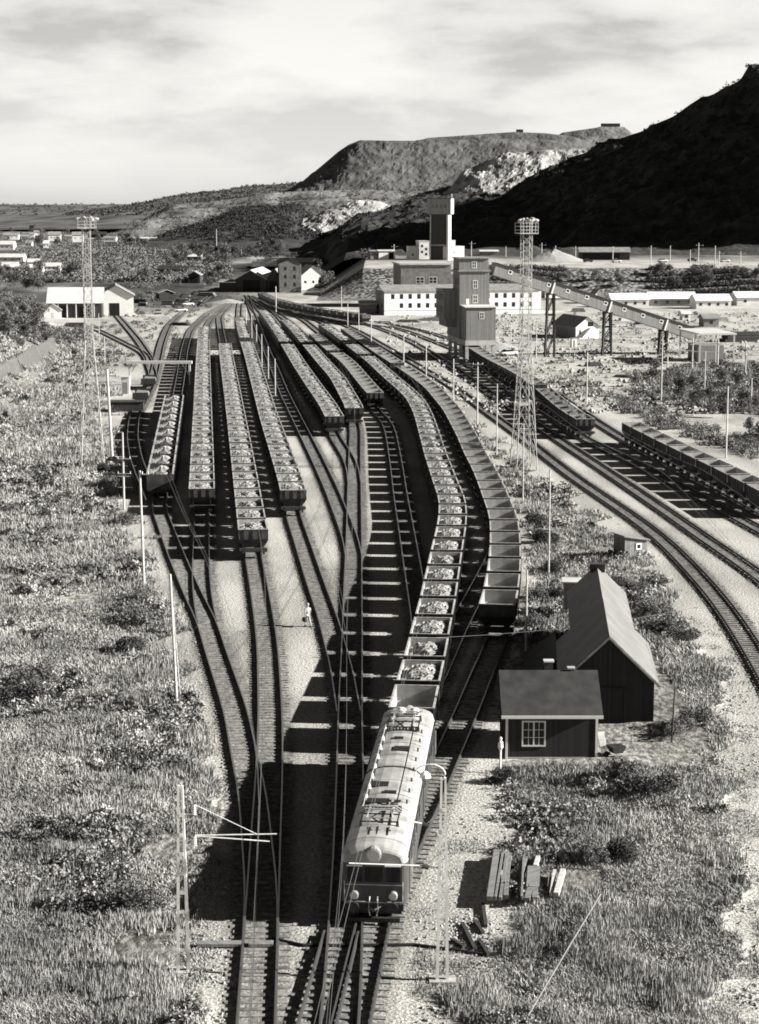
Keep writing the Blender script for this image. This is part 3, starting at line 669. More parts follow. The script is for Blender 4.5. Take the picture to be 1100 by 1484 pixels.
n_ = len(roof.v); roof.v += [tuple(p) for p in S_[-1][1:14]]; roof.f.append(tuple(n_+12-j for j in range(13))); roof.m.append(0)
roof.build('roof', M['loco_roof'], loco)
# raised ribs across the roof, dark gap band between the units, side panel lines
def arch(mb, yy, w, lift, j0=2, j1=12):
    A_ = section(yy-w, 1, 3.72+lift, 1.52+lift); B_ = section(yy+w, 1, 3.72+lift, 1.52+lift)
    C_ = section(yy-w, 1, 3.72-.02, 1.50); D_ = section(yy+w, 1, 3.72-.02, 1.50)
    for j in range(j0, j1):
        mb.quad(A_[j], B_[j], B_[j+1], A_[j+1]); mb.quad(C_[j], A_[j], A_[j+1], C_[j+1]); mb.quad(B_[j], D_[j], D_[j+1], B_[j+1])
m_ = MB(); arch(m_, 0.0, .09, .03, 0, 14); m_.build('unit_joint', M['rubber'], loco)
for yy in (-10.9, -6.3, -4.4, -2.2, 2.2, 4.4, 6.3, 8.6, 10.9):
    m_ = MB(); arch(m_, yy, .022 if abs(yy) == 4.4 else .01, .012); m_.build('roof_seam', M['loco'], loco)
for s in (-1, 1):
    m_ = MB(); m_.box(min(s*1.5, s*1.56), max(s*1.5, s*1.56), -L2+.5, L2-.5, 2.93, 2.99); m_.build('gutter', M['iron'], loco)
    for yy in np.arange(-9.2, 9.3, 1.15):
        m_ = MB(); m_.box(min(s*1.521, s*1.528), max(s*1.521, s*1.528), yy-.012, yy+.012, 1.05, 2.9); m_.build('panel_strip', M['iron'], loco)
    m_ = MB(); m_.tube([(s*1.32, -L2-.26, 1.15), (s*1.32, -L2-.3, 1.3), (s*1.32, -L2-.3, 1.95), (s*1.32, -L2-.26, 2.05)], .02, 5); m_.build('front_handrail', M['rim'], loco)
m_ = MB(); m_.box(-1.28, 1.28, -L2-.235, -L2-.222, 1.86, 1.90); m_.build('front_moulding', M['rim'], loco)
for xx in (-.35, .0, .5):
    m_ = MB(); m_.tube([(xx, -10.5, 3.70), (xx, -9.4, 3.73)], .03, 5); m_.tube([(xx-.12, -9.9, 3.72), (xx+.12, -9.9, 3.72)], .03, 5); m_.build('roof_pipe', M['iron'], loco)
for (hx, hy, hw_, hl_) in ((-.45, -2.9, .42, .42), (.15, -4.55+.3, .3, .2), (.2, 3.2, .42, .4), (-.1, 5.2, .25, .18), (-.35, -5.6, .55, .35)):
    m_ = MB(); zt = 3.70-.25*hx*hx; m_.box(hx-hw_, hx+hw_, hy-hl_, hy+hl_, zt-.2, zt+.07); m_.build('roof_hatch', M['black'], loco)
# front and rear ends: windows, headlamps, buffers, coupling
for s in (-1, 1):
    yf = s*(L2+.22)
    for xx, ww in ((-.86, .33), (0, .40), (.86, .33)):
        m_ = MB(); m_.box(xx-ww-.05, xx+ww+.05, min(yf, yf+s*.03), max(yf, yf+s*.03), 1.98, 2.78)
        fr_ = m_.build('window', M['loco'], loco)
        m_ = MB(); m_.box(xx-ww, xx+ww, min(yf+s*.031, yf+s*.045), max(yf+s*.031, yf+s*.045), 2.03, 2.73); m_.build('pane', M['glass'], fr_)
        m_ = MB(); m_.box(xx-ww-.03, xx+ww+.03, min(yf+s*.02, yf+s*.16), max(yf+s*.02, yf+s*.16), 2.785, 2.84)
        if xx: m_.build('sun_visor', M['trim'], fr_)
    for xx, zz, rr in ((-.88, 1.42, .17), (.88, 1.42, .17), (0, 3.32, .29)):
        m_ = MB(); yb = yf-s*(.0 if zz < 2 else .95)
        m_.tube([(xx, yb, zz), (xx, yf+s*.18, zz), (xx, yf+s*.2, zz)], [rr*1.15, rr*1.2, rr*1.02], 14); hl = m_.build('headlamp', M['loco_roof'], loco)
        m_ = MB(); m_.tube([(xx, yf+s*.18, zz), (xx, yf+s*.215, zz)], rr*.95, 14); m_.build('lens', M['lens'], hl)
    m_ = MB(); m_.box(-1.35, 1.35, min(yf-s*.1, yf+s*.12), max(yf-s*.1, yf+s*.12), .72, 1.02); m_.build('buffer_beam', M['iron'], loco)
    m_ = MB(); m_.box(-1.3, 1.3, min(yf, yf+s*.05), max(yf, yf+s*.05), 1.03, 1.09); m_.build('lower_band', M['rim'], loco)
    for xx in (-.88, .88):
        m_ = MB(); m_.tube([(xx, yf, .98), (xx, yf+s*.42, .98), (xx, yf+s*.421, .98), (xx, yf+s*.5, .98)], [.13, .13, .25, .25], 12); m_.build('buffer', M['iron'], loco)
    for xx in (-.18, .18):
        m_ = MB(); m_.tube([(xx, yf+s*.1, 1.35), (xx, yf+s*.25, 1.25), (xx*1.2, yf+s*.25, .8), (xx*.8, yf+s*.18, .5)], .035, 6); m_.build('brake_hose', M['rim'], loco)
    m_ = MB(); m_.tube([(-.3, yf+s*.1, .9), (0, yf+s*.45, .82), (.3, yf+s*.1, .9)], .06, 6); m_.build('coupling', M['iron'], loco)
    m_ = MB(); m_.box(-1.2, 1.2, min(yf+s*.02, yf+s*.3), max(yf+s*.02, yf+s*.3), .22, .42); m_.build('rail_guard', M['iron'], loco)
m_ = MB(); m_.box(-1.25, 1.25, -L2, L2, .45, 1.0); m_.build('underframe', M['iron'], loco)
for yy in (-9.6, -7.2, -4.8, -2.4, 2.4, 4.8, 7.2, 9.6):
    m_ = MB()
    for sx in (-1, 1): m_.rings([[(xx, yy+rr*math.cos(2*math.pi*j/18), .22+.75+rr*math.sin(2*math.pi*j/18)-.02) for j in range(18)] for xx, rr in ((sx*1.255, .72), (sx*1.30, .70), (sx*1.30, .15))])
    m_.build('wheel', M['wheel'], loco)
for s in (-1, 1):   # side windows and louvres
    for yy in np.concatenate([np.arange(-9, -1.5, 1.9), np.arange(1.9, 9.6, 1.9)]):
        m_ = MB(); m_.box(min(s*1.52, s*1.545), max(s*1.52, s*1.545), yy-.38, yy+.38, 2.15, 2.7); m_.build('side_window', M['glass'], loco)
    for yy in (-10.6, 10.6):
        m_ = MB(); m_.box(min(s*1.52, s*1.55), max(s*1.52, s*1.55), yy-.33, yy+.33, 1.15, 2.8); m_.build('door', M['loco'], loco)
        m_ = MB(); m_.tube([(s*1.6, yy+.45, 1.1), (s*1.6, yy+.45, 2.5)], .022, 5); m_.build('handrail', M['rim'], loco)
# roof walk rail with insulators along the left, brackets along the right
m_ = MB(); m_.tube([(-.95, yy, 3.85+.04*math.sin(yy*3)) for yy in np.arange(-7.2, 8.4, .5)], .022, 5); hv_ = m_.build('roof_cable', M['rim'], loco)
for yy in np.arange(-6.8, 8.3, 1.7):
    m_ = MB(); m_.tube([(-.95, yy, 3.45), (-.95, yy, 3.6), (-.95, yy, 3.61), (-.95, yy, 3.86)], [.05, .05, .1, .06], 8); m_.build('insulator', M['ceramic'], loco)
for yy in np.arange(-5.4, 7.5, 1.75):
    m_ = MB(); m_.tube([(.62, yy, 3.64), (1.08, yy, 3.52)], .02, 4); m_.tube([(1.05, yy, 3.42), (1.05, yy, 3.74)], .05, 6); m_.build('roof_bracket', M['iron'], loco)
m_ = MB(); m_.tube([(.6, yy, 3.68) for yy in np.arange(-5.6, 7.3, .8)], .02, 4); m_.build('roof_conduit', M['iron'], loco)
for s in (-1, 1):
    yc = s*8.0; pg = thing('pantograph', None, 'x'); del pg['category']; pg.parent = loco; pg.location = (0, yc, 0)
    m_ = MB()
    for xx in (-.85, .85): m_.bar((xx, -1.15, 3.86), (xx, 1.15, 3.86), .06)
    for yy in (-1.1, 0, 1.1): m_.bar((-.9, yy, 3.86), (.9, yy, 3.86), .06)
    for xx in (-.85, .85):
        for yy in (-1.0, 1.0): m_.tube([(xx, yy, 3.4), (xx, yy, 3.85)], [.1, .06], 8)
    m_.build('base_frame', M['iron'], pg)
    m_ = MB()
    hz = 4.12 if s < 0 else 4.35
    for xx in (-.55, .55):
        m_.bar((xx, -.95, 3.9), (xx*1.1, .9, hz-.15), .04); m_.bar((xx*1.1, .9, hz-.15), (xx*.9, -.05, hz), .035)
        m_.bar((xx, .95, 3.9), (xx*1.1, -.9, hz-.15), .04); m_.bar((xx*1.1, -.9, hz-.15), (xx*.9, .05, hz), .035)
    m_.bar((-.6, .9, hz-.15), (.6, .9, hz-.15), .035); m_.bar((-.6, -.9, hz-.15), (.6, -.9, hz-.15), .035)
    m_.build('arms', M['rim'], pg)
    m_ = MB()
    for yy in (-.18, .18): m_.tube([(-1.0, yy, hz-.12), (-.75, yy, hz+.05), (.75, yy, hz+.05), (1.0, yy, hz-.12)], .03, 5)
    m_.build('collector_bow', M['rim'], pg)
    m_ = MB()
    for q in range(9): m_.box(-.75+q*.18, -.65+q*.18, s*(-.0)+1.25*(-s)-.1-.0, 1.25*(-s)+.14, 3.6, 3.84)
    for (x0, x1, y0, y1) in ((-.1, .2, -1.75, -1.45), (.35, .7, -1.75, -1.5), (.1, .35, -2.1, -1.9), (.5, .8, -2.1, -1.88)):
        m_.bar((x0, y0*-s*-1*-s, 3.86), (x1, y0*-s*-1*-s, 3.86), .05); m_.bar((x0, y1*-s*-1*-s, 3.86), (x1, y1*-s*-1*-s, 3.86), .05); m_.bar((x0, y0*-s*-1*-s, 3.86), (x0, y1*-s*-1*-s, 3.86), .05)
    m_.build('switchgear', M['iron'], pg)
m_ = MB()
for xx in (-.3, .45):
    m_.rings([[(xx+rr*math.cos(2*math.pi*j/14), 10.2+rr*math.sin(2*math.pi*j/14), zz) for j in range(14)] for rr, zz in ((.26, 3.5), (.3, 3.75), (.26, 3.95), (.12, 4.05))])
m_.build('roof_insulator_domes', M['ceramic'], loco)

# ------------------------------------------------------------------ buildings
def gz(x, y): return float(height(np.array([[float(x)]]), np.array([[float(y)]]))[0, 0])
_RY = np.geomspace(62, 4200, 620)
def rays(px, py):
    px = np.atleast_1d(np.asarray(px, float)); py = np.atleast_1d(np.asarray(py, float)); out = np.zeros((len(px), 3))
    for a in range(0, len(px), 400):
        x_, y_ = px[a:a+400, None], py[a:a+400, None]; t_ = np.tan(np.arctan((y_-742)/F)+TH); Yg = _RY[None, :]+0*x_
        Z = CAMH-Yg*t_; d = Yg*math.cos(TH)+(CAMH-Z)*math.sin(TH); X = (x_-550)*d/F; hit = Z <= height(X, Yg)
        i = np.argmax(hit, 1); i = np.where(hit.any(1), i, len(_RY)-1); r = np.arange(len(i)); out[a:a+400] = np.stack([X[r, i], Yg[r, i], np.zeros(len(i))], 1)
    out[:, 2] = height(out[:, 0], out[:, 1]); return out
def PG(px, py): return rays(px, py)[0]
def zat(py, Y): return PD(550, py, Y)[2]
_mc = {}
def share(key, fn, name, mat_, parent):
    if key in _mc:
        o = bpy.data.objects.new(name, _mc[key]); COL.objects.link(o); o.parent = parent; return o
    o = fn().build(name, mat_, parent); _mc[key] = o.data; return o
def window(root, face, u, z, w, h, Wd, Dp, style='near', frame='trim', x0=0, y0=0):
    """face f/r/l; u along the wall; z centre"""
    def frame_():
        m = MB(); t_ = .09 if style == 'near' else .12
        for a, b in ((-w/2-t_, -w/2), (w/2, w/2+t_)): m.box(a, b, -.06, .0-.004, -h/2-t_, h/2+t_)
        for a, b in ((-h/2-t_, -h/2), (h/2, h/2+t_)): m.box(-w/2, w/2, -.06, -.004, a, b)
        if style == 'near':
            m.box(-.045, .045, -.055, -.004, -h/2, h/2)
            for s in (-1, 1):
                m.box(s*w/4-.015, s*w/4+.015, -.045, -.004, -h/2, h/2)
                for q in (-h/6, h/6): m.box(s*w/4-w/4+.045 if s > 0 else -w/2, w/2 if s > 0 else -.045, -.043, -.004, q-.015, q+.015)
        elif style == 'mid': m.box(-.05, .05, -.05, -.004, -h/2, h/2); m.box(-w/2, w/2, -.045, -.004, -.04, .04)
        return m
    def pane_():
        m = MB(); m.box(-w/2, w/2, -.03, -.002, -h/2, h/2); return m
    if face == 'f': loc, rz = (x0+u, y0, z), 0
    elif face == 'r': loc, rz = (x0+Wd, y0+u, z), math.pi/2
    else: loc, rz = (x0, y0+u, z), -math.pi/2
    if style == 'far':
        o = share(('fp', w, h), pane_, 'window', M['glass'], root)
    else:
        o = share(('wf', w, h, style, frame), frame_, 'window', M[frame], root)
        share(('wp', w, h), pane_, 'pane', M['glass'], o)
    o.location = loc; o.rotation_euler = (0, 0, rz); return o
def gable(root, W_, D_, h, rh, wall, roof, ridge='x', oh=.35, th=.14, base=-1.0, x0=0, y0=0, barge=None, names=('wall', 'roof')):
    """walls x0..x0+W_, y0..y0+D_; ridge along x or y"""
    m = MB(); X0, X1, Y0, Y1 = x0, x0+W_, y0, y0+D_
    if ridge == 'y':
        xm = (X0+X1)/2
        f = [(X0, base), (X1, base), (X1, h), (xm, h+rh), (X0, h)]; n = len(m.v)
        m.rings([[(a, Y0, b) for a, b in f], [(a, Y1, b) for a, b in f]])
    else:
        ym = (Y0+Y1)/2; f = [(Y0, base), (Y0, h), (ym, h+rh), (Y1, h), (Y1, base)]
        m.rings([[(X0, a, b) for a, b in f], [(X1, a, b) for a, b in f]])
    wo_ = m.build(names[0], M[wall], root)
    m = MB()
    if ridge == 'y':
        hw = W_/2; k = rh/hw; e = oh
        for s in (-1, 1):
            xe = xm+s*(hw+e); ze = h-k*e+.03; zr = h+rh+.03
            a = [(xm, Y0-oh, zr), (xe, Y0-oh, ze), (xe, Y1+oh, ze), (xm, Y1+oh, zr)]
            if s < 0: a = a[::-1]
            m.hexa([(p[0], p[1], p[2]) for p in a], [(p[0], p[1], p[2]+th) for p in a])
    else:
        hw = D_/2; k = rh/hw; e = oh
        for s in (-1, 1):
            ye = ym+s*(hw+e); ze = h-k*e+.03; zr = h+rh+.03
            a = [(X0-oh, ye, ze), (X1+oh, ye, ze), (X1+oh, ym, zr), (X0-oh, ym, zr)]
            if s > 0: a = a[::-1]
            m.hexa([(p[0], p[1], p[2]) for p in a], [(p[0], p[1], p[2]+th) for p in a])
    ro_ = m.build(names[1], M[roof], root)
    if barge:
        m = MB()
        if ridge == 'y':
            for s in (-1, 1):
                for yy in (Y0-oh-.03,):
                    xe = xm+s*(hw+e); ze = h-k*e; zr = h+rh
                    m.hexa([(xm, yy-.04, zr-.06), (xm, yy+.02, zr-.06), (xe, yy+.02, ze-.06), (xe, yy-.04, ze-.06)], [(xm, yy-.04, zr+.12), (xm, yy+.02, zr+.12), (xe, yy+.02, ze+.12), (xe, yy-.04, ze+.12)])
        else:
            m.box(X0-oh-.02, X1+oh+.02, Y0-oh-.06, Y0-oh-.004, h-k*e-.05, h-k*e+.13)
        m.build('fascia', M[barge], ro_)
    return wo_, ro_
def slabroof(root, x0, x1, y0, y1, z, th=.25, oh=.3, mat_='roof_g', name='roof', drop=0):
    m = MB(); m.hexa([(x0-oh, y0-oh, z-drop), (x1+oh, y0-oh, z-drop), (x1+oh, y1+oh, z), (x0-oh, y1+oh, z)], [(x0-oh, y0-oh, z-drop+th), (x1+oh, y0-oh, z-drop+th), (x1+oh, y1+oh, z+th), (x0-oh, y1+oh, z+th)])
    return m.build(name, M[mat_], root)
def boxpart(root, name, mat_, *b):
    m = MB(); m.box(*b); return m.build(name, M[mat_], root)

# the cottage by the yard
p = P(733, 1100)
ct = thing('cottage', 'small dark boarded cottage with white corners and one white window', 'cottage', (p[0], p[1], 0), R(0))
CW, CD, CH, CR = 5.35, 5.6, 2.75, 1.75
gable(ct, CW, CD, CH, CR, 'wood_red', 'roof_d', 'x', oh=.28, barge='trim')
for xx in (-.03, CW-.11): boxpart(ct, 'corner_board', 'trim', xx, xx+.14, -.035, .05, 0, CH-.12)
window(ct, 'f', 1.62, 1.55, 1.22, 1.38, CW, CD, 'near')
for xx, yy, hh, ww in ((2.75, 3.4, 5.05, .5), (4.05, 2.9, 4.75, .34)):
    c_ = boxpart(ct, 'chimney', 'roof_d' if ww > .4 else 'iron', xx-ww/2, xx+ww/2, yy-ww/2, yy+ww/2, 3.9, hh)
    boxpart(c_, 'chimney_cap', 'conc', xx-ww/2-.06, xx+ww/2+.06, yy-ww/2-.06, yy+ww/2+.06, hh, hh+.08)
boxpart(ct, 'door', 'wood_dark', CW, CW+.04, 3.2, 4.1, .1, 2.1)
boxpart(ct, 'foundation', 'conc', -.05, CW+.05, -.02, CD, -.3, .12)
m = MB()
for q in range(7): m.bar((CW+.35+q*.055, .35, .15+q*.02), (CW+.15+q*.055, 1.1, 1.35), .03)
m.bar((CW+.3, .33, .2), (CW+.8, .33, .3), .05); m.bar((CW+.12, 1.1, 1.3), (CW+.6, 1.1, 1.3), .05)
sf_ = m.build('slatted_frame', M['trim'], None); sf_.location = (p[0], p[1], 0); tag(sf_, 'white slatted frame leaning beside the right corner of the cottage', 'frame')
m = MB(); 
m.tube([(0, 0, .45), (.9, .25, .6), (1.3, .35, .55)], .03, 5); m.hexa([(.15, -.25, .35), (.75, -.25, .3), (.75, .35, .3), (.15, .35, .35)], [(.0, -.35, .75), (.95, -.35, .7), (.95, .45, .7), (0, .45, .75)])
bb = m.build('tub', M['iron']); wb = thing('wheelbarrow', 'small wheelbarrow standing just right of the dark cottage', 'wheelbarrow', (p[0]+CW+.75, p[1]+.1, 0), .4); bb.parent = wb
m = MB(); m.tube([(-.15, .02, .22), (-.15, .1, .22)], .22, 14); m.build('wheel', M['rubber'], wb)
m = MB(); m.bar((-.15, -.15, .22), (1.4, -.3, .5), .04); m.bar((-.15, .2, .22), (1.4, .45, .5), .04); m.build('handle', M['rim'], wb)

# the barn
ang = R(-4.7); ax_ = P(880, 922, 5.35); bx = thing('barn', 'tall dark barn with one pale roof slope behind the cottage', 'barn', (ax_[0]-2.85, P(945, 1047)[1], 0), ang)
BW, BD, BH, BR = 5.7, 19.5, 2.8, 2.75
gable(bx, BW, 10.5, BH, BR, 'wood_red', 'barn_roof', 'y', oh=.3, barge='rim')
gable(bx, 3.9, 12.6, 3.55, 1.9, 'wood_red', 'barn_roof', 'y', oh=.25, x0=.9, y0=10.9, names=('rear_wall', 'rear_roof'))
rf = [o for o in COL.objects if o.parent == bx and o.name.startswith('roof')][0]
m = MB(); k_ = BR/(BW/2)                                                # the side aisle under a lower continued slope
m.hexa([(-2.1, 6, -.5), (-.02, 6, -.5), (-.02, 13.5, -.5), (-2.1, 13.5, -.5)], [(-2.1, 6, 1.2), (-.02, 6, 2.5), (-.02, 13.5, 2.5), (-2.1, 13.5, 1.2)]); m.build('side_aisle', M['wood_red'], bx)
m = MB(); a_ = [(-2.5, 5.8, 1.0), (-.30, 5.8, 2.5), (-.30, 13.8, 2.5), (-2.5, 13.8, 1.0)]; m.hexa(a_, [(q[0], q[1], q[2]+.13) for q in a_]); m.build('aisle_roof', M['roof_d'], bx)
boxpart(bx, 'ridge_vent', 'wood_dark', 2.3, 3.4, 22.2, 22.8, 5.3, 5.9)
m = MB(); m.box(.25, BW-.25, -.012, -.003, 0, 2.4); 
m = MB(); m.bar((1.5, -.05, 0), (1.5, -.05, 2.3), .1); m.bar((3.9, -.05, 0), (3.9, -.05, 2.3), .1); m.bar((1.5, -.05, 2.3), (3.9, -.05, 2.3), .1); m.build('barn_door_frame', M['wood_red'], bx)
q_ = P(831, 897); ob = thing('outhouse', 'narrow grey box shaped outhouse behind the left side of the barn', 'shed', (q_[0]-.7, q_[1]+1, 0), R(-5))
boxpart(ob, 'wall', 'wood_grey', 0, 1.5, 0, 1.6, -.5, 2.7); slabroof(ob, 0, 1.5, 0, 1.6, 2.7, .1, .15, 'roof_w'); boxpart(ob, 'door', 'wood_mid', .4, 1.1, -.04, -.003, 0, 1.9)
q_ = P(905, 812); hb = thing('trackside_hut', 'small dark trackside hut with a sloping roof and one white window', 'hut', (q_[0], q_[1], 0), R(22))
m = MB(); m.rings([[(0, 0, -.5), (2.3, 0, -.5), (2.3, 0, 1.75), (0, 0, 2.15)], [(0, 2.1, -.5), (2.3, 2.1, -.5), (2.3, 2.1, 1.75), (0, 2.1, 2.15)]]); m.build('wall', M['wood_mid'], hb)
m = MB(); a_ = [(-.2, -.25, 2.2), (2.55, -.25, 1.72), (2.55, 2.35, 1.72), (-.2, 2.35, 2.2)]; m.hexa(a_, [(q[0], q[1], q[2]+.1) for q in a_]); m.build('roof', M['roof_g'], hb)
window(hb, 'f', 1.45, 1.2, .35, .35, 2.3, 2.1, 'far2')

# white two storey office
p = P(557, 457); of = thing('office_building', 'long white two storey office building with rows of dark windows', 'building', (p[0], p[1], 0), R(12))
OW, OD = 48.8, 12.0
gable(of, OW, OD, 7.2, 1.5, 'white', 'roof_g', 'x', oh=.5)
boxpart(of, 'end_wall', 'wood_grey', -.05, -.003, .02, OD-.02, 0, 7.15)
boxpart(of, 'base_band', 'roof_g', -.06, OW+.02, -.05, -.003, 1.25, 1.4)
for i in range(17):
    u = 2.6+i*2.68
    if u > OW-1: break
    window(of, 'f', u, 5.55, 1.05, 1.45, OW, OD, 'far')
    if i > 0: window(of, 'f', u, 2.85, 1.05, 1.4, OW, OD, 'far')
boxpart(of, 'door', 'glass', 29.2, 30.4, -.04, -.003, 0, 1.2)
for u, zz in ((3, 5.5), (8.5, 5.5), (3, 2.7), (8.5, 2.7)): window(of, 'l', u, zz, 1.0, 1.3, OW, OD, 'far', x0=-.05)
for u in (12, 33): boxpart(of, 'chimney', 'brick', u, u+.8, 5.6, 6.4, 7.8, 9.6)
# brick hall behind it
bk = thing('brick_hall', 'plain brick hall with flat pale edged roof behind the white office', 'building', (6.9, 604, 0), R(6))
boxpart(bk, 'wall', 'brick', 0, 16.2, 0, 22, -1, 13.6); slabroof(bk, 0, 16.2, 0, 22, 13.6, .5, .5, 'conc')
for u in (6.2, 10.4): window(bk, 'f', u, 8.7, 2.4, 1.9, 16.2, 22, 'mid')
boxpart(bk, 'side_bay', 'brick', 16.203, 18.2, 3, 16, -1, 10.5)
# headframe
hf = thing('headframe_tower', 'tall mine headframe tower with a wide lettered head on the terrace', 'tower', (21.4, 800, 9.5), R(-8.5))
boxpart(hf, 'shaft', 'wood_dark', .4, 7.2, .8, 9, -2, 19.5)
for xx in (0, 7.2): boxpart(hf, 'corner_pier', 'conc' if xx == 0 else 'white', xx, xx+.8 if xx else xx+.39, 0, 9.4, -2, 19.3)
hd = boxpart(hf, 'tower_head', 'wood_grey', -1.2, 9.0, -.8, 9.6, 19.52, 26.0)
slabroof(hf, -1.2, 9.0, -.8, 9.6, 26.0, .25, .15, 'roof_d'); boxpart(hf, 'sunlit_head_side', 'white', 9.003, 9.06, -.78, 9.58, 19.55, 25.9)  # white sheet paints the sun side of the head brighter than its front
boxpart(hf, 'cross_band', 'roof_g', .42, 7.18, .70, .79, 6.2, 6.8); boxpart(hf, 'door_bay', 'conc', 5.6, 7.1, .5, .79, -1, 6.1)
boxpart(hf, 'lift_mast', 'white', 8.3, 8.9, 4, 4.6, 26.2, 28)
tx = bpy.data.curves.new('lettering', 'FONT'); tx.body = 'L K A B'; tx.size = 1.9; tx.extrude = .02; tx.align_x = 'CENTER'
to = bpy.data.objects.new('lettering', tx); COL.objects.link(to); to.parent = hd; to.location = (4.1, -.83, 22.2); to.rotation_euler = (math.pi/2, 0, 0); tx.materials.append(M['wood_dark'])
bpy.context.view_layer.update(); me_ = bpy.data.meshes.new_from_object(to); mt_ = to.matrix_local.copy(); bpy.data.objects.remove(to)
to = bpy.data.objects.new('lettering', me_); COL.objects.link(to); to.parent = hd; to.location = (4.1, -.83, 22.2); to.rotation_euler = (math.pi/2, 0, 0)
def block(name, label, x, y, z, w, d, h, rz, wall='white', roof='roof_g', wins=(), cat='building', rs=.2):
    b_ = thing(name, label, cat, (x, y, z), rz); boxpart(b_, 'wall', wall, 0, w, 0, d, -2, h); slabroof(b_, 0, w, 0, d, h, rs, .15, roof)
    for u, zz, ww, hh in wins: window(b_, 'f', u, zz, ww, hh, w, d, 'far')
    return b_
block('mine_office', 'low white block at the left foot of the headframe', 13.2, 812, 9.5, 3.8, 8, 5.6, R(10), 'offwhite', 'roof_w', [(1.2, 2.2, .8, 1)])
block('mine_office', 'taller white block just left of the headframe shaft', 17.1, 811, 9.5, 4.4, 9, 7.9, R(8), 'offwhite', 'roof_w', [(1.3, 5.9, .9, 1.1), (3.1, 4.6, 1, 1), (3.1, 2.4, 1, 1), (1.3, 3.4, .9, 1)])
block('mine_office', 'bright white block just right of the headframe', 30.3, 812, 9.5, 6.6, 9, 5.6, R(16), 'white', 'roof_w', [(2, 3, .5, .7)])
block('mine_office', 'narrow white stair block rising right of the headframe', 30.6, 822, 9.5, 2.6, 5, 8, R(16), 'white', 'roof_w')
# loading tower on stilts
lt = thing('loading_tower', 'tall stepped boarded loading tower on concrete stilts over the tracks', 'tower', (18.2, 392, 0), R(8))
boxpart(lt, 'lower_storey', 'wood_grey', 0, 6.3, 0, 6, 4.3, 11.2); slabroof(lt, 0, 6.3, 0, 5.6, 11.35, .18, .35, 'roof_w', 'lower_roof', .15)
boxpart(lt, 'middle_storey', 'wood_grey', -.35, 6.05, 6.003, 14, 4.3, 18.5); slabroof(lt, -.35, 6.05, 6, 14, 18.5, .2, .35, 'roof_g', 'middle_roof')
boxpart(lt, 'top_storey', 'wood_grey', -.3, 6.0, 6.9, 14, 18.7, 21.2); slabroof(lt, -.3, 6.0, 6.9, 14, 21.2, .2, .4, 'roof_g', 'top_roof')
boxpart(lt, 'side_annex', 'wood_grey', -3.2, -.353, 9, 19, 8.3, 14.4); slabroof(lt, -3.2, -.4, 9, 19, 14.4, .18, .2, 'roof_g', 'annex_roof')
boxpart(lt, 'rear_storey', 'wood_mid', -.3, 6.2, 14.003, 21, 4.3, 14.2); slabroof(lt, -.3, 6.2, 14.25, 21, 14.2, .2, .2, 'roof_g', 'rear_roof')
boxpart(lt, 'annex_underside', 'wood_mid', -2.6, -.36, 9.5, 18.5, 6.6, 8.297)
boxpart(lt, 'platform', 'conc', -.2, 6.5, -.2, 21.2, 3.3, 4.297)
for u, zz, y0_ in ((3.3, 9.5, 0), (3.0, 15.8, 6.003), (3.0, 12.7, 6.003), (2.9, 19.9, 6.9)): window(lt, 'f', u, zz, .8, 1.5 if zz > 10 and zz < 18 else 1.2, 6.3, 6, 'mid', y0=y0_)
for yy in (11, 13.5, 16.5):
    for zz in (10.3, 13.0): window(lt, 'l', yy, zz, .8, 1.3, 6, 6, 'mid', 'wood_mid', x0=-3.2)
for yy in (8, 10.5): window(lt, 'l', yy-0, 16.4, .8, 1.3, 6, 6, 'mid', 'wood_mid', x0=-.35)
for yy in (.3, 7, 13.5, 20):
    for xx in (.2, 5.9): boxpart(lt, 'stilt', 'conc', xx-.35, xx+.35, yy-.35, yy+.35, -.5, 3.297)
boxpart(lt, 'vent_box', 'white', .9, 1.5, 5.0, 5.4, 11.6, 12.8)
# inclined conveyor gallery
A0 = np.array([24.2, 401.5, 19.0]); A1 = np.array([71.5, 414, 3.6])
cg = thing('conveyor_gallery', 'long boarded conveyor gallery slanting down to the right from the tower', 'conveyor', (0, 0, 0))
dv = (A1-A0)/np.linalg.norm(A1-A0); sd = np.cross(dv, (0, 0, 1)); sd /= np.linalg.norm(sd); up = np.cross(sd, dv)
def galbox(mb, t0, t1, s0, s1, u0, u1):
    L = np.linalg.norm(A1-A0); f = lambda t, s, u: A0+dv*t*L+sd*s+up*u
    mb.hexa([f(t0, s1, u0), f(t1, s1, u0), f(t1, s0, u0), f(t0, s0, u0)], [f(t0, s1, u1), f(t1, s1, u1), f(t1, s0, u1), f(t0, s0, u1)])
m = MB(); galbox(m, 0, 1, -1.5, 1.5, -1.3, 1.2); m.build('gallery_walls', M['wood_grey'], cg)
m = MB(); galbox(m, -.0, 1.0, -1.8, 1.8, 1.203, 1.4); m.build('gallery_roof', M['roof_d'], cg)
for tt in np.arange(.06, .98, .0895):
    m = MB(); galbox(m, tt, tt+.018, 1.503, 1.56, -.1, .75); fr_ = m.build('window', M['trim'], cg)
    m = MB(); galbox(m, tt+.003, tt+.015, 1.562, 1.58, .1, .6); m.build('pane', M['glass'], fr_)
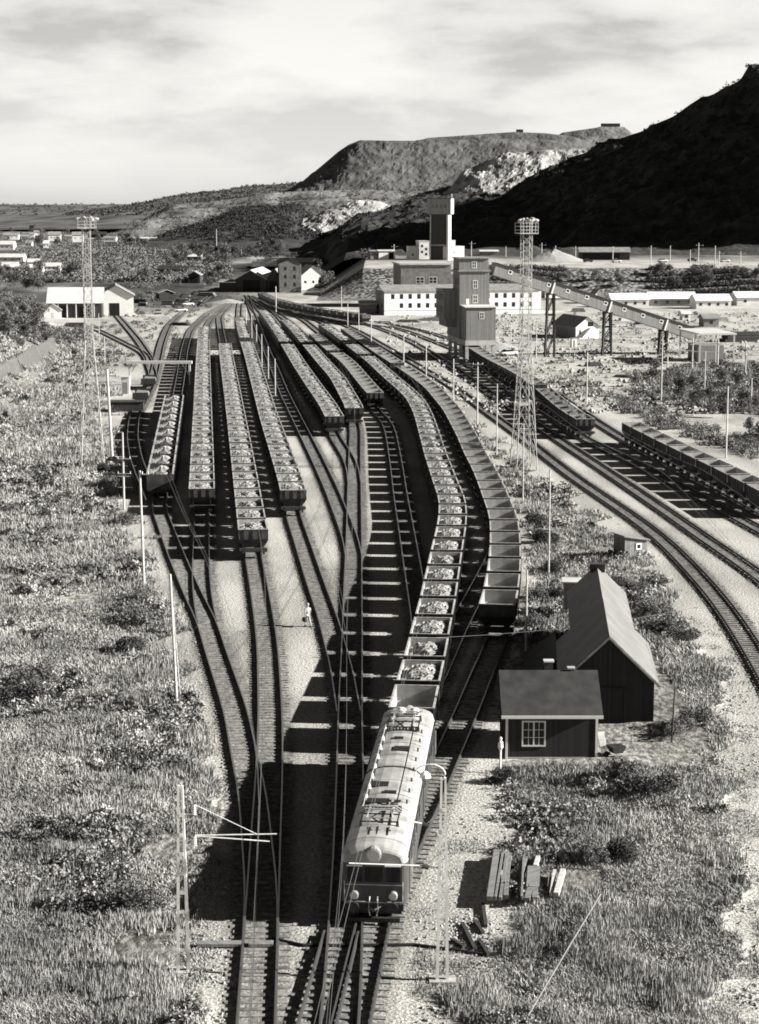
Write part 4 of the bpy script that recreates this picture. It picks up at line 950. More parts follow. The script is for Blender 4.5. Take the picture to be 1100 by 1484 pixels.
for tt in (.27, .54, .81):
    c_ = A0+(A1-A0)*tt; m = MB()
    m.bar(c_+sd*1.6+up*-1.3, c_+sd*1.6+up*1.2, .3); m.build('trestle_head', M['trim'], cg)
    m = MB(); zb_ = c_[2]-1.4
    for s in (-1.3, 1.3):
        for e_ in (-.7, .7): m.bar((c_[0]+e_*1.4+s*.2, c_[1]+s*1.5, -.4), (c_[0]+e_, c_[1]+s, zb_), .42)
    for q in range(3):
        za, zb2 = zb_*q/3, zb_*(q+1)/3
        for s in (-1.35, 1.35): m.bar((c_[0]-1, c_[1]+s, za), (c_[0]+.9, c_[1]+s, zb2), .2); m.bar((c_[0]-1, c_[1]+s, zb2), (c_[0]+1, c_[1]+s, zb2), .25)
    m.build('trestle', M['wood_dark'], cg)
cp = thing('discharge_canopy', 'pale roofed open canopy at the low end of the conveyor gallery', 'canopy', (65.8, 384, 0), R(6))
slabroof(cp, 0, 7.6, 0, 16, 6.0, .35, .2, 'roof_w')
for xx in (.2, 3.6, 7.4):
    for yy in (.2, 15.6): boxpart(cp, 'post', 'wood_lt', xx-.15, xx+.15, yy-.15, yy+.15, -.5, 6.0)
boxpart(cp, 'bin', 'wood_grey', 1.5, 7, 6, 14, -.5, 3.4)
# gabled house right of the tower
p = P(834.5, 491); hs = thing('gabled_house', 'gable fronted house with a white front and grey side below the gallery', 'house', (p[0], p[1], 0), R(19))
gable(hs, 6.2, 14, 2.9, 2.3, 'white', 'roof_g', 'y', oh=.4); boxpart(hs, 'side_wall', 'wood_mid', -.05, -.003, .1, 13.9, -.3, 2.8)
window(hs, 'f', 3.9, 3.5, 1.5, 1.1, 6.2, 14, 'far'); window(hs, 'f', 1.1, 1.6, .45, 1.0, 6.2, 14, 'far')
boxpart(hs, 'chimney', 'brick', 2.8, 3.3, 7, 7.5, 4.6, 6.1)
m = MB(); m.hexa([(1.1, -1.1, .2), (1.3, -1.1, .2), (3.6, -1.1, 2.6), (3.4, -1.1, 2.6)], [(1.1, -.1, .25), (1.3, -.1, .25), (3.6, -.1, 2.65), (3.4, -.1, 2.65)]); m.build('outside_stair', M['wood_lt'], hs)
p = P(829, 503); b_ = block('kiosk', 'small white box hut in front of the gabled house', p[0], p[1], 0, 1.1, 1.0, 1.9, R(20), 'white', 'roof_g', cat='hut'); boxpart(b_, 'door', 'wood_mid', .25, .85, -.03, -.003, 0, 1.6)
# long white sheds on the right
def shed(name, label, px0, px1, py, d, h, rh, rz, wall='white', roof='white', cat='building', wins=0, ridge='x', door=None, style='far', zb=None):
    p0 = PG(px0, py); p1 = PG(px1, py); w = abs(p1[0]-p0[0])/math.cos(rz)
    b_ = thing(name, label, cat, (p0[0], p0[1], p0[2]), rz); gable(b_, w, d, h, rh, wall, roof, ridge, oh=.4, base=-2)
    for i in range(wins): window(b_, 'f', w*(i+.5)/wins, h*.55, .9, .9, w, d, style)
    if door: boxpart(b_, 'door', 'black', door[0]*w, door[1]*w, -.05, -.003, 0, door[2]*h)  # black panel painted in for the shade inside an open doorway
    return b_
shed('barrack', 'left white section of the long low building on the right', 887, 941, 446, 9, 2.6, 1.7, R(4), wins=4)
shed('barrack', 'grey walled middle section of the long low building', 942, 1008, 444, 9, 2.5, 1.9, R(0), 'wood_grey', wins=4)
shed('barrack', 'right white section of the long low building with white roof', 1009, 1060, 448, 9, 2.7, 1.7, R(4), wins=4)
shed('barrack', 'partly hidden white roofed building at the right edge of the yard', 1068, 1140, 443, 9, 2.7, 1.6, R(4), 'offwhite', wins=3)
shed('shack', 'small grey shack with a pale door in front of the long building', 1020, 1042, 474, 5, 2.3, 1.0, R(6), 'wood_grey', 'roof_g', wins=1)
shed('shack', 'tiny white shack left of the grey shack by the gallery', 989, 1001, 464, 3, 1.8, .6, R(6), 'offwhite', 'roof_w', wins=1)
shed('shack', 'small pale gabled shack behind the upper gallery', 790, 812, 432, 6, 2.6, 2.0, R(15), 'offwhite', 'roof_w', ridge='y')
shed('shack', 'little white gabled shack peeping over the middle of the gallery', 860, 876, 441, 6, 2.4, 2.2, R(10), 'white', 'roof_g', ridge='y', wins=1)
shed('shack', 'low grey shack with pale roof left of the white office', 522, 546, 456, 7, 3.0, .8, R(3), 'wood_mid', 'roof_w', wins=2)
shed('open_shed', 'long open fronted shed on the terrace below the dark mountain', 840, 912, 377, 10, 3.4, 1.8, R(-3), 'wood_dark', 'roof_g', door=(.06, .8, .85))
shed('garage', 'white garage with dark doorway on the terrace edge', 549, 573, 376, 9, 3.4, .4, R(9), 'white', 'roof_w', door=(.6, .9, .85))
shed('garage', 'grey flat building joined to the left of the white garage', 537, 549, 376, 9, 3.3, .4, R(9), 'wood_grey', 'roof_g', wins=2)
shed('goods_shed', 'pale roofed low building on the terrace right of the headframe', 696, 722, 371, 7, 2.0, .6, R(0), 'wood_grey', 'roof_w')
# left end: brick house, roundhouse shed, workshop
p = P(405, 424); th_ = thing('brick_house', 'narrow three storey brick house with gabled top at the yard throat', 'house', (p[0], p[1], 0), R(6))
gable(th_, 8.2, 11, 10.8, 1.8, 'brick', 'roof_d', 'y', oh=.3)
for u in (2.3, 5.8):
    for zz in (3, 6, 9): window(th_, 'f', u, zz, .9, 1.4, 8.2, 11, 'far')
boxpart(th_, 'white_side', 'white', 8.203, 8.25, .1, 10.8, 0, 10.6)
shed('station_annex', 'white annex with sloping pale roof right of the brick house', 437, 470, 420, 16, 5.5, 3.8, R(12), 'white', 'roof_g', ridge='y', wins=3)
shed('warehouse', 'long pale roofed warehouse behind the brick house', 402, 462, 392, 20, 4.2, 1.6, R(3), 'brick', 'roof_w', wins=5)
shed('engine_shed', 'dark mouthed engine shed with pale striped roof at the yard throat', 341, 386, 424, 40, 4.8, 3.4, R(-3), 'wood_dark', 'roof_w', ridge='y', door=(.25, .8, .95))
shed('engine_shed', 'second bay of the engine shed touching the brick house', 387, 404, 424, 40, 5.2, 3.2, R(-3), 'wood_dark', 'roof_g', ridge='y', door=(.2, .85, .8))
shed('lean_to', 'low dark lean-to on the left of the engine shed', 318, 341, 424, 14, 3.6, .8, R(-3), 'wood_dark', 'roof_g')
shed('timber_shed', 'small dark gabled shed with open front beyond the parked cars', 273, 290, 411, 10, 3.6, 1.5, R(0), 'wood_dark', 'roof_g', ridge='y', door=(.2, .8, .8))
shed('long_shed', 'long low dark shed reaching left from the small gabled shed', 228, 272, 400, 8, 3.0, 1.6, R(-14), 'wood_dark', 'roof_d')
shed('hut', 'small dark hut with bright sheet roof beside the lane', 231, 252, 436, 7, 2.6, 1.0, R(16), 'wood_dark', 'roof_w', ridge='y')
p = P(70, 461); ws = thing('workshop', 'long workshop with pale sheet roof and open posts on the left', 'workshop', (p[0], p[1], 0), R(5))
gable(ws, 15.5, 13, 4.5, 4.0, 'wood_dark', 'roof_w', 'x', oh=.5)
for xx in np.arange(.2, 15.6, 2.6): boxpart(ws, 'post', 'trim', xx, xx+.25, -.35, -.1, -.3, 4.2)
for xx in (3.2, 8.4): boxpart(ws, 'door', 'black', xx, xx+2.2, -.04, -.003, 0, 3.2)  # black panels stand for the shade inside the open front
p = P(142, 458); wg = thing('workshop', 'white gabled workshop end with a dark doorway over the siding', 'workshop', (p[0], p[1], 0), R(8))
gable(wg, 10.6, 16, 6.0, 3.0, 'white', 'roof_g', 'y', oh=.5, barge='roof_d'); boxpart(wg, 'door', 'black', 3.4, 6.4, -.05, -.003, 0, 3.8)  # the black panel is the painted shade of the open doorway
p = P(64, 463); wh = thing('white_hut', 'small white gabled hut at the left front of the workshop', 'hut', (p[0], p[1], 0), R(10)); gable(wh, 5.0, 5, 2.6, 1.7, 'white', 'roof_g', 'y', oh=.3); boxpart(wh, 'door', 'wood_lt', 2.1, 2.9, -.04, -.003, 0, 1.9)
p = P(176, 571); cb = thing('cabin', 'narrow pale cabin at the foot of the white beam gantry', 'hut', (p[0], p[1], 0), R(4)); boxpart(cb, 'wall', 'wood_lt', 0, 1.4, 0, 1.6, -.3, 2.9); slabroof(cb, 0, 1.4, 0, 1.6, 2.9, .12, .15, 'roof_w'); boxpart(cb, 'door', 'wood_grey', .35, 1.05, -.03, -.003, 0, 2.0)
# the town
town = [(-6, 20, 363, 9, 4, 2.2, 0, 'white', 'roof_w', 'large white house at the left edge of the town'), (14, 27, 347, 8, 4, 2, 5, 'white', 'roof_g', 'white house above the large one at the left edge'),
 (70, 88, 349, 9, 5, 2.5, 8, 'white', 'roof_g', 'white house left of the lattice tower among the trees'), (105, 121, 351, 9, 6, 2.5, 8, 'white', 'roof_g', 'white house right behind the left lattice tower'),
 (37, 46, 358, 6, 3, 2, 0, 'offwhite', 'roof_g', 'small pale house beside the large white house'), (63, 71, 360, 6, 3.5, 2, 10, 'white', 'roof_w', 'little white house with pale roof left of the tower'),
 (-8, 34, 380, 9, 2.6, 1.8, 0, 'offwhite', 'roof_w', 'long pale roof at the left edge, upper of two'), (-8, 24, 395, 9, 2.6, 2.2, 0, 'offwhite', 'roof_w', 'long pale roof at the left edge, lower of two'),
 (40, 56, 387, 8, 2.4, 1.6, 5, 'white', 'roof_w', 'pale roofed house right of the two long roofs'), (41, 62, 395, 8, 2.2, 1.5, 5, 'white', 'roof_w', 'low pale roofed house nearest the scrub on the left'),
 (62, 87, 393, 8, 2.2, 1.6, 5, 'white', 'roof_w', 'long pale roofed house left of the tower foot trees'), (186, 217, 350, 9, 2.5, 1, 0, 'brick', 'roof_w', 'low brown building joined to a white garage in town'),
 (217, 243, 351, 9, 3.4, .5, 9, 'white', 'roof_w', 'white town garage with a dark doorway'), (214, 232, 333, 9, 7, 3, 0, 'wood_dark', 'roof_g', 'tall dark house on the slope in town'),
 (170, 190, 328, 8, 3, 2, 8, 'white', 'roof_w', 'pale house by the curved road in town'), (134, 151, 329, 8, 2, 1, 8, 'white', 'roof_w', 'thin white roof right of the tower platform'),
 (127, 154, 343, 9, 2, 2.4, 0, 'wood_dark', 'roof_d', 'dark low hall right of the lattice tower'), (150, 168, 350, 9, 3, 1.4, 0, 'offwhite', 'roof_g', 'pale flat house right of the dark hall'),
 (270, 294, 377, 8, 2, 1.2, 0, 'brick', 'roof_w', 'small house with light roof among the middle trees'), (95, 104, 337, 6, 3, 2, 5, 'offwhite', 'roof_g', 'distant pale house left of the tower platform'),
 (5, 14, 330, 8, 3, 2, 5, 'offwhite', 'roof_g', 'distant pale house near the left edge'), (34, 44, 326, 8, 3, 2, 5, 'offwhite', 'roof_w', 'distant small pale house on the plain'),
 (58, 68, 321, 8, 3, 2, 5, 'white', 'roof_g', 'farthest small white house left of the tower'), (157, 165, 311, 8, 5, 3, 8, 'white', 'roof_w', 'distant bright building on the skyline edge'),
 (300, 311, 340, 8, 3, 2, 5, 'offwhite', 'roof_g', 'small house at the foot of the dark bench'), (368, 378, 370, 7, 3, 1.5, 5, 'wood_dark', 'roof_d', 'dark box house in the middle trees'),
 (455, 480, 362, 8, 2.6, 1, 0, 'brick', 'roof_g', 'low brown building above the dark bank'), (408, 436, 359, 8, 2.6, 1, 4, 'brick', 'roof_w', 'low building below the grey spoil cone')]
for i, (x0, x1, yb, d, h, rh, rz, wl, rf_, lab) in enumerate(town):
    shed('town_house', lab, x0, x1, yb, d, h, rh, R(rz), wl, rf_, 'house', wins=2 if x1-x0 < 20 else 4, door=(.55, .85, .8) if 'garage' in lab and 'white town' in lab else None)

# ------------------------------------------------------------------ masts, poles, lattice towers
def pole(name, label, px, pyb, pyt, r=.09, mat_='wood_pole', group=None, cat='pole', arms=(), lamp=None, pxt=None, dark=False):
    b_ = PG(px, pyb); zt = PD(px, pyt, b_[1])[2]; h = zt-b_[2]
    o = thing(name, label, cat, b_, 0, group)
    lean = 0 if pxt is None else (pxt-px)*b_[1]/F
    m = MB(); m.tube([(0, 0, -.5), (lean, 0, h)], [r, r*.75], 8); m.build('shaft', M[mat_], o)
    for (dz, hl, off) in arms:
        m = MB(); m.bar((off-hl, -.09, h-dz), (off+hl, -.09, h-dz), .09); ar = m.build('crossarm', M['wood_lt' if not dark else 'wood_dark'], o)
        for s in (-1, 1):
            m = MB(); m.tube([(off+s*hl*.85, -.09, h-dz+.05), (off+s*hl*.85, -.09, h-dz+.25)], [.06, .04], 6); m.build('insulator', M['ceramic'], ar)
    if lamp:
        m = MB(); m.tube([(0, 0, h-.1), (lamp*.3, 0, h+.12), (lamp, 0, h+.15)], .04, 6); la = m.build('lamp_arm', M['zinc'], o)
        m = MB(); m.rings([[(lamp+rr*math.cos(j*math.pi/5), rr*math.sin(j*math.pi/5), h+zz) for j in range(10)] for rr, zz in ((.08, .22), (.2, .1), (.24, -.02), (.16, -.05))]); m.build('lamp_shade', M['zinc'], la)
    return o
yp = [(495, 449, 415, 'farthest'), (504, 473, 437, 'second farthest'), (520, 481, 449, 'third farthest'), (538, 498, 458, 'fourth farthest'), (585, 533, 483, 'fifth farthest'), (617.5, 554, 500, 'sixth farthest'), (657, 583, 520, 'sixth nearest'), (691.6, 619, 525, 'fifth nearest'), (719.6, 661, 556, 'fourth nearest'), (757.5, 733, 615, 'third nearest'), (795, 832, 680, 'second nearest'), (762, 957, 826, 'nearest')]
for i, (x, yb, yt, w_) in enumerate(yp):
    pole('lamp_post' if i in (1, 4) else 'line_pole', f'{w_} pale pole of the row right of the long empty train', x, yb, yt, .12 if i < 8 else .09, 'wood_lt' if i < 9 else 'wood_pole', 'poles along the right of the long empty train', lamp=1.0 if i in (1, 4) else None, arms=((.3, .8, 0),) if i in (7,) else ())
for i, (x, yb, yt) in enumerate(((365, 496, 455), (372, 515, 470), (379.6, 537, 484), (389, 556, 502), (399, 582, 520), (357, 478, 445))):
    pole('line_pole', f"{['fifth', 'fourth', 'third', 'second', 'nearest', 'sixth'][i] + (' nearest' if i != 4 else '')} small pole in the row between the trains", x, yb, yt, .11, 'wood_lt', 'small poles between the trains')
pole('telegraph_pole', 'pale pole with two crossarms at the left edge of the tracks', 180, 740, 627, .12, 'wood_lt', arms=((2.8, .75, .1), (4.4, .75, .1)))
pole('line_pole', 'short thick pale pole near the front of the leftmost train', 209, 850, 682, .12, 'wood_lt', pxt=206, arms=((.3, .3, .3),))
pole('line_pole', 'leaning pale pole left of the crossing tracks', 257, 1028, 832, .10, 'wood_lt', pxt=250, arms=())
pole('line_pole', 'second pole just right of the leaning pale pole', 262, 1012, 880, .05, 'wood_pole', pxt=253)
pole('line_pole', 'thick pale pole beside the dark wagon shadow on the left', 163, 668, 535, .2, 'wood_lt', pxt=158)
pole('line_pole', 'thin grey pole between the left lattice tower and the thick pole', 152, 530, 488, .12, 'wood_pole')
pole('line_pole', 'thin pole just right of the left lattice tower', 144, 500, 454, .1, 'wood_pole')
pole('clothes_pole', 'short dark pole standing alone in the left meadow', 96, 570, 525, .09, 'wood_mid', arms=((.2, .5, .5),))
pole('tall_pole', 'tall pale pole rising over the middle trees', 314, 372, 332, .28, 'wood_lt')
pole('line_pole', 'pale pole in the open yard left of the white office', 400, 0+452, 415, .2, 'wood_lt')
for x, yb, yt, lab in ((850, 584, 510, 'single pole on the bare ground behind the double line'), (777, 520, 468, 'pole beside the trestle nearest the tower'),
    (958, 585, 487, 'lattice like pole at the edge of the bushes on the right'), (1052, 664, 560, 'pale pole standing above the dark empty train'), (1088, 600, 548, 'short pole at the right edge by the bushes'),
    (1021, 566, 509, 'pole between the bushes and the canopy'), (740, 505, 470, 'small pole left of the first trestle')):
    pole('line_pole', lab, x, yb, yt, .12, 'wood_lt', arms=())
# pole frames near the canopy
for xa, xb, yb, yt, lab in ((967, 1003, 537, 490, 'left pale pole frame with crossbeam below the canopy'), (1003, 1040, 532, 492, 'middle pale pole frame with crossbeam below the canopy'), (1080, 1112, 543, 497, 'right pale pole frame at the edge of the photo')):
    a_ = P(xa, yb); c_ = P(xb, yb); h = PD(xa, yt, a_[1])[2]; w = c_[0]-a_[0]; f_ = thing('pole_frame', lab, 'frame', a_, 0)
    for xx in (0, w): m = MB(); m.tube([(xx, 0, -.4), (xx, 0, h)], .14, 8); m.build('post', M['wood_lt'], f_)
    m = MB(); m.bar((-.6, -.16, h-1.0), (w+.6, -.16, h-.8), .16); m.bar((-.3, -.16, h-2.4), (w+.3, -.16, h-2.5), .12); m.build('crossbeam', M['wood_lt'], f_)
# terrace poles with crossarms
for i, (x, yb, yt, lab) in enumerate(((943, 383, 356, 'crossarm pole on the terrace right of the open shed'), (971, 378, 356, 'plain pole on the terrace above the bushes'), (1000, 382, 362, 'crossarm pole on the terrace, right of the plain one'), (1012, 380, 352, 'pole pair left member at the right of the terrace'),
    (1036, 381, 356, 'tall thin pole near the right end of the terrace'), (1042, 384, 364, 'crossarm pole near the right end of the terrace'), (1073, 383, 364, 'last crossarm pole of the terrace'), (785, 374, 352, 'pole with long crossarm right of the lattice tower head'),
    (805, 374, 356, 'short crossarm pole above the pale gravel cone'), (834, 374, 357, 'crossarm pole left of the open shed'), (888, 378, 357, 'pole in front of the open shed'), (512, 360, 347, 'pole on the terrace above the dark bank'), (538, 361, 349, 'crossarm pole left of the white garage'), (571, 372, 354, 'crossarm pole right of the white garage'), (683, 372, 350, 'pole right of the headframe'), (733, 372, 357, 'short pole left of the lattice tower head'))):
    pole('terrace_pole', lab, x, yb, yt, .2, 'wood_pole' if 'plain' in lab or 'thin' in lab else 'wood_lt', 'poles along the terrace', arms=() if 'plain' in lab or 'thin' in lab or 'short pole' in lab else ((1.0, 1.6, .4),))

def channel_mast(name, label, px, pyb, pyt, side, w0=.46, w1=.16, ring=False):
    b_ = P(px, pyb); h = PD(px, pyt, b_[1])[2]; o = thing(name, label, 'mast', b_, 0, 'catenary masts')
    for s in (-1, 1):
        m = MB(); m.hexa([(s*w0/2-.07, -.09, 0), (s*w0/2+.07, -.09, 0), (s*w0/2+.07, .09, 0), (s*w0/2-.07, .09, 0)], [(s*w1/2-.04, -.06, h), (s*w1/2+.04, -.06, h), (s*w1/2+.04, .06, h), (s*w1/2-.04, .06, h)])
        m.build('leg', M['mast'], o)
    for q in range(8):
        z_ = .9+q*(h-1.4)/8; w = w0+(w1-w0)*z_/h
        m = MB(); m.box(-w/2+.05, w/2-.05, -.078, -.072, z_, z_+.16); m.build('batten', M['mast'], o)
    m = MB(); m.box(-.55, .55, -.35, .35, -.3, .08); m.build('footing', M['conc'], o)
    if side:
        for zz, L_, tilt in ((h-1.25, 0, 0), (h-2.6, 4.0, .05)):
            m = MB(); m.bar((.1, 0, zz), (.55, 0, zz), .05); m.bar((.12, 0, zz-.4), (.55, 0, zz-.12), .04); br = m.build('bracket', M['mast'], o)
            m = MB()
            for q in range(5): m.rings([[(.58+rr*math.cos(j*math.pi/4), rr*math.sin(j*math.pi/4), zz-.05+q*.09+dz) for j in range(8)] for rr, dz in ((.03, 0), (.09, .03), (.03, .07))])
            m.build('insulator', M['ceramic'], br)
            if L_:
                m = MB(); m.tube([(.58, 0, zz+.42), (L_, .1, zz+.45)], .024, 6); m.tube([(.58, 0, zz+.40), (L_-.3, .1, zz+.12)], .025, 6); m.build('registration_arm', M['mast'], br)
            else:
                m = MB(); m.tube([(.58, 0, zz+.42), (3.2, .3, zz-1.0)], .012, 5); m.build('stay_wire', M['mast'], br)
    if ring:
        m = MB(); m.tube([(0, 0, h-.1)]+[(-.55+.62*math.cos(t_), 0, h+.15+.42*math.sin(t_)) for t_ in np.linspace(-.3, math.pi, 12)], .03, 6); g_ = m.build('hooked_arm', M['mast'], o)
        m = MB(); m.rings([[(-.75+rr*math.cos(j*math.pi/6), rr*math.sin(j*math.pi/6), h+zz) for j in range(12)] for rr, zz in ((.06, .28), (.2, .16), (.24, .02), (.15, 0))]); m.build('lamp_shade', M['mast'], g_)
        for zz, L_ in ((h-2.1, 1.3), (h-3.9, 3.9)):
            m = MB(); m.bar((-.1, 0, zz), (-.7, 0, zz+.1), .05); m.bar((-.1, 0, zz+.7), (-.7, 0, zz+.1), .03); br = m.build('bracket', M['mast'], o)
            m = MB(); m.tube([(-.7, 0, zz+.1), (-L_, -.1, zz+.25)], .035, 6); m.build('registration_arm', M['mast'], br)
            m = MB(); m.tube([(-.6, 0, zz+.02), (-.85, 0, zz+.12)], .1, 8); m.build('insulator', M['iron'], br)
    return o
channel_mast('catenary_mast', 'pale two legged catenary mast at the bottom left with an arm over the track', 266, 1408, 1138, 1)
channel_mast('catenary_mast', 'catenary mast with hooked lamp right of the locomotive', 641, 1421, 1127, 0, w0=.42, ring=True)
p = P(725, 1120); h_ = PD(725, 1068, p[1])[2]; o = thing('signal_post', 'short white post with a knob left of the cottage', 'post', p, 0)
m = MB(); m.tube([(0, 0, -.3), (0, 0, h_-.5)], .06, 8); m.build('shaft', M['trim'], o); m = MB(); m.rings([[(rr*math.cos(j*math.pi/5), rr*math.sin(j*math.pi/5), zz) for j in range(10)] for rr, zz in ((.08, h_-.75), (.16, h_-.6), (.13, h_-.3), (.06, h_-.22), (.1, h_-.1), (.04, h_))]); m.build('knob', M['trim'], o)
o = pole('stake', 'dark crooked stake standing in the grass right of the barn', 973, 1078, 995, .06, 'wood_dark', pxt=976)

def lattice(name, label, px, pyb, wpx, wtop, pyplat, pytop, nseg=13):
    b_ = P(px, pyb); W0 = wpx*b_[1]/F*.88; H_ = PD(px, pyplat, b_[1])[2]; HT = PD(px, pytop, b_[1])[2]
    o = thing(name, label, 'tower', (b_[0], b_[1]+W0/2, 0), R(14))
    wd = lambda z: max(wtop, W0+(wtop-W0)*z/(H_*.55))
    zs = [0]; 
    while zs[-1] < H_-.8: zs.append(zs[-1]+max(1.0, wd(zs[-1])*.92))
    zs[-1] = H_
    cor = lambda z, q: np.array([(-1, 1, 1, -1)[q]*wd(z)/2, (-1, -1, 1, 1)[q]*wd(z)/2, z])
    for q in range(4):
        m = MB(); m.tube([cor(z, q) for z in [-.3]+zs[1:]], .06, 4); m.build('leg', M['zinc'], o)
    for a, b in zip(zs[:-1], zs[1:]):
        m = MB()
        for q in range(4):
            q2 = (q+1) % 4; top = (cor(b, q)+cor(b, q2))/2 if wd(a) > 1.3 else cor(b, q2)
            m.bar(cor(a, q), top, .05)
            if wd(a) > 1.3: m.bar(cor(a, q2), top, .05)
            m.bar(cor(b, q), cor(b, q2), .03)
        m.build('bracing', M['zinc'], o)
    m = MB(); m.bar((.15, -wd(0)/2, 0), (.15, -wd(H_)/2-.02, H_), .03); m.bar((-.15, -wd(0)/2, 0), (-.15, -wd(H_)/2-.02, H_), .03); m.build('ladder', M['zinc'], o)
    m = MB(); m.box(-1.15, 1.15, -1.15, 1.15, H_, H_+.1); pf = m.build('platform', M['zinc'], o)
    m = MB()
    for q in range(3):
        z = H_+.45+q*.42
        for c0, c1 in (((-1.1, -1.1), (1.1, -1.1)), ((1.1, -1.1), (1.1, 1.1)), ((1.1, 1.1), (-1.1, 1.1)), ((-1.1, 1.1), (-1.1, -1.1))): m.bar((*c0, z), (*c1, z), .05)
    for xx in (-1.1, 0, 1.1):
        for yy in (-1.1, 1.1): m.bar((xx, yy, H_), (xx, yy, H_+1.35), .06)
    m.build('railing', M['zinc'], pf)
    for (xx, yy, dz) in ((-.95, -.6, 0), (-.3, -.9, .15), (.4, -.7, .2), (1.2, .2, 0), (-.2, .8, .1), (.7, .9, 0)):
        m = MB(); m.tube([(xx, yy, H_), (xx, yy, HT-.5+dz)], .05, 6); st = m.build('lamp_stand', M['zinc'], o)
        m = MB(); v = np.array([xx, yy, 0]); v = v/np.linalg.norm(v); c_ = np.array([xx, yy, HT-.35+dz]); m.tube([c_-v*.2+np.array([0, 0, .08]), c_, c_+v*.3-np.array([0, 0, .15]), c_+v*.31-np.array([0, 0, .155])], [.1, .2, .27, .22], 12); m.build('floodlight', M['zinc'], st)
    return o
lattice('floodlight_tower', 'pale steel lattice floodlight tower in the left meadow', 131, 680, 39, .95, 331, 313)
lattice('floodlight_tower', 'steel lattice floodlight tower standing beside the double line', 760, 682, 36, 1.1, 339, 315)
# beam gantry
p = P(188, 558); q_ = P(275, 558); hb_ = PD(188, 527, p[1])[2]; o = thing('beam_gantry', 'white horizontal beam on two posts over the left siding', 'gantry', p, 0); w = q_[0]-p[0]
boxpart(o, 'beam', 'trim', -.5, w+.5, -.35, .35, hb_, hb_+.5)
for xx in (0, w): boxpart(o, 'post', 'trim', xx-.17, xx+.17, -.17, .17, -.3, hb_-.003)
m = MB(); m.bar((w-.1, 0, hb_-2), (w-1.3, 0, hb_-.1), .14); m.bar((.1, 0, hb_-2), (1.3, 0, hb_-.1), .14); m.build('brace', M['trim'], o)

# wires over the yard
def wire(label, a, b, sag, name='overhead_wire', r=.012):
    m = MB(); a = np.array(a); b = np.array(b); m.tube([a+(b-a)*t_-np.array([0, 0, 4*sag*t_*(1-t_)]) for t_ in np.linspace(0, 1, 14)], r, 4, True)
    o_ = m.build(name, M['wire']); tag(o_, label, 'wire', 'overhead wires'); return o_
for k, lab in (('west_lead', 'thin overhead wire above the left crossing tracks'), ('middle', 'thin overhead wire above the long straight middle track'), ('engine_line', 'thin overhead wire above the locomotive train'), ('third', 'thin overhead wire above the third loaded train'), ('fourth', 'thin overhead wire above the fourth loaded train'), ('main_a', 'thin overhead wire above the nearer track of the double line'), ('main_b', 'thin overhead wire above the farther track of the double line')):
    tr = T[k]; m = MB(); yy = np.arange(tr.Y[0], 320, 6.0); m.tube([(np.interp(y_, tr.Y, tr.X)+.2*math.sin(y_/25), y_, 5.5) for y_ in yy], .013, 4)
    m.tube([(np.interp(y_, tr.Y, tr.X)+.2*math.sin(y_/25), y_, 6.6-.7*abs(math.sin(y_/60*math.pi))) for y_ in yy], .011, 4)
    tag(m.build('overhead_wire', M['wire']), lab, 'wire', 'overhead wires')
wire('wire slung across the barn roof toward the hut', P(650, 925, 5)+np.array([-2, 0, 0]), P(1010, 880, 4.5), .4)

# ------------------------------------------------------------------ loose things
p = P(870, 1318); q_ = P(765, 1486); m = MB(); m.tube([(p[0], p[1], .75), ((p[0]+q_[0])/2, (p[1]+q_[1])/2, .6), (q_[0], q_[1], .4)], .035, 6); tag(m.build('fallen_pole', M['wood_grey']), 'long thin pole lying in the grass at the bottom right', 'pole')
m = MB(); cpx = [(395, 1362), (440, 1372), (520, 1372), (600, 1371), (655, 1378), (700, 1385), (760, 1384), (830, 1386)]; m.tube([P(a_, b_)+np.array([0, 0, .07]) for a_, b_ in cpx], .07, 6); tag(m.build('cable', M['rubber']), 'dark cable lying across the tracks at the bottom of the yard', 'cable')
p = P(392, 1368); q_ = P(288, 1371)
for a_, b_, lab in ((286, 350, 'grey plank lying left of the bottom left rails'), (361, 396, 'pale plank lying between the bottom left rails')):
    u_ = P(a_, 1372); v_ = P(b_, 1372); m = MB(); m.box(0, v_[0]-u_[0], -.22, .22, .06, .2); k_ = m.build('plank', M['wood_grey']); k_.location = (u_[0], u_[1], 0.01); tag(k_, lab, 'plank')
tm = P(745, 1290)
def beam(label, a, b, w=.3, h=.25, z=.1, mt='wood_grey', name='timber', cat='timber'):
    p0 = P(*a, z=z+h/2); p1 = P(*b, z=z+h/2); d_ = p1-p0; L_ = np.linalg.norm(d_); m = MB(); m.box(0, L_, -w/2, w/2, -h/2, h/2)
    o_ = m.build(name, M[mt]); o_.location = p0; o_.rotation_euler = (0, 0, math.atan2(d_[1], d_[0])); return tag(o_, label, cat, 'timber in the scrap pile')
beam('broad grey beam on the left edge of the timber pile', (720, 1234), (710, 1302), .3, .2, .42)
beam('narrow beam just right of the broad one in the pile', (729, 1234), (718, 1302), .1, .2, .42, 'wood_mid')
beam('second narrow beam beside the broad one in the pile', (735, 1234), (725, 1303), .13, .2, .36, 'wood_mid')
beam('upper crossbeam of the timber pile', (733, 1242), (778, 1244), .2, .15, .05)
beam('lower crossbeam of the timber pile', (726, 1288), (745, 1288), .2, .15, .05)
beam('crossed pole leaning left in the timber pile', (763, 1242), (749, 1300), .1, .1, .3)
beam('crossed pole leaning right in the timber pile', (754, 1255), (757, 1303), .1, .1, .42)
beam('third thin pole in the middle of the timber pile', (759, 1240), (756, 1300), .09, .09, .54)
beam('planked panel on the right of the timber pile', (774, 1256), (772, 1286), .6, .1, .3)
beam('short beam sticking up behind the panel of the pile', (780, 1242), (776, 1256), .2, .2, .25, 'wood_lt')
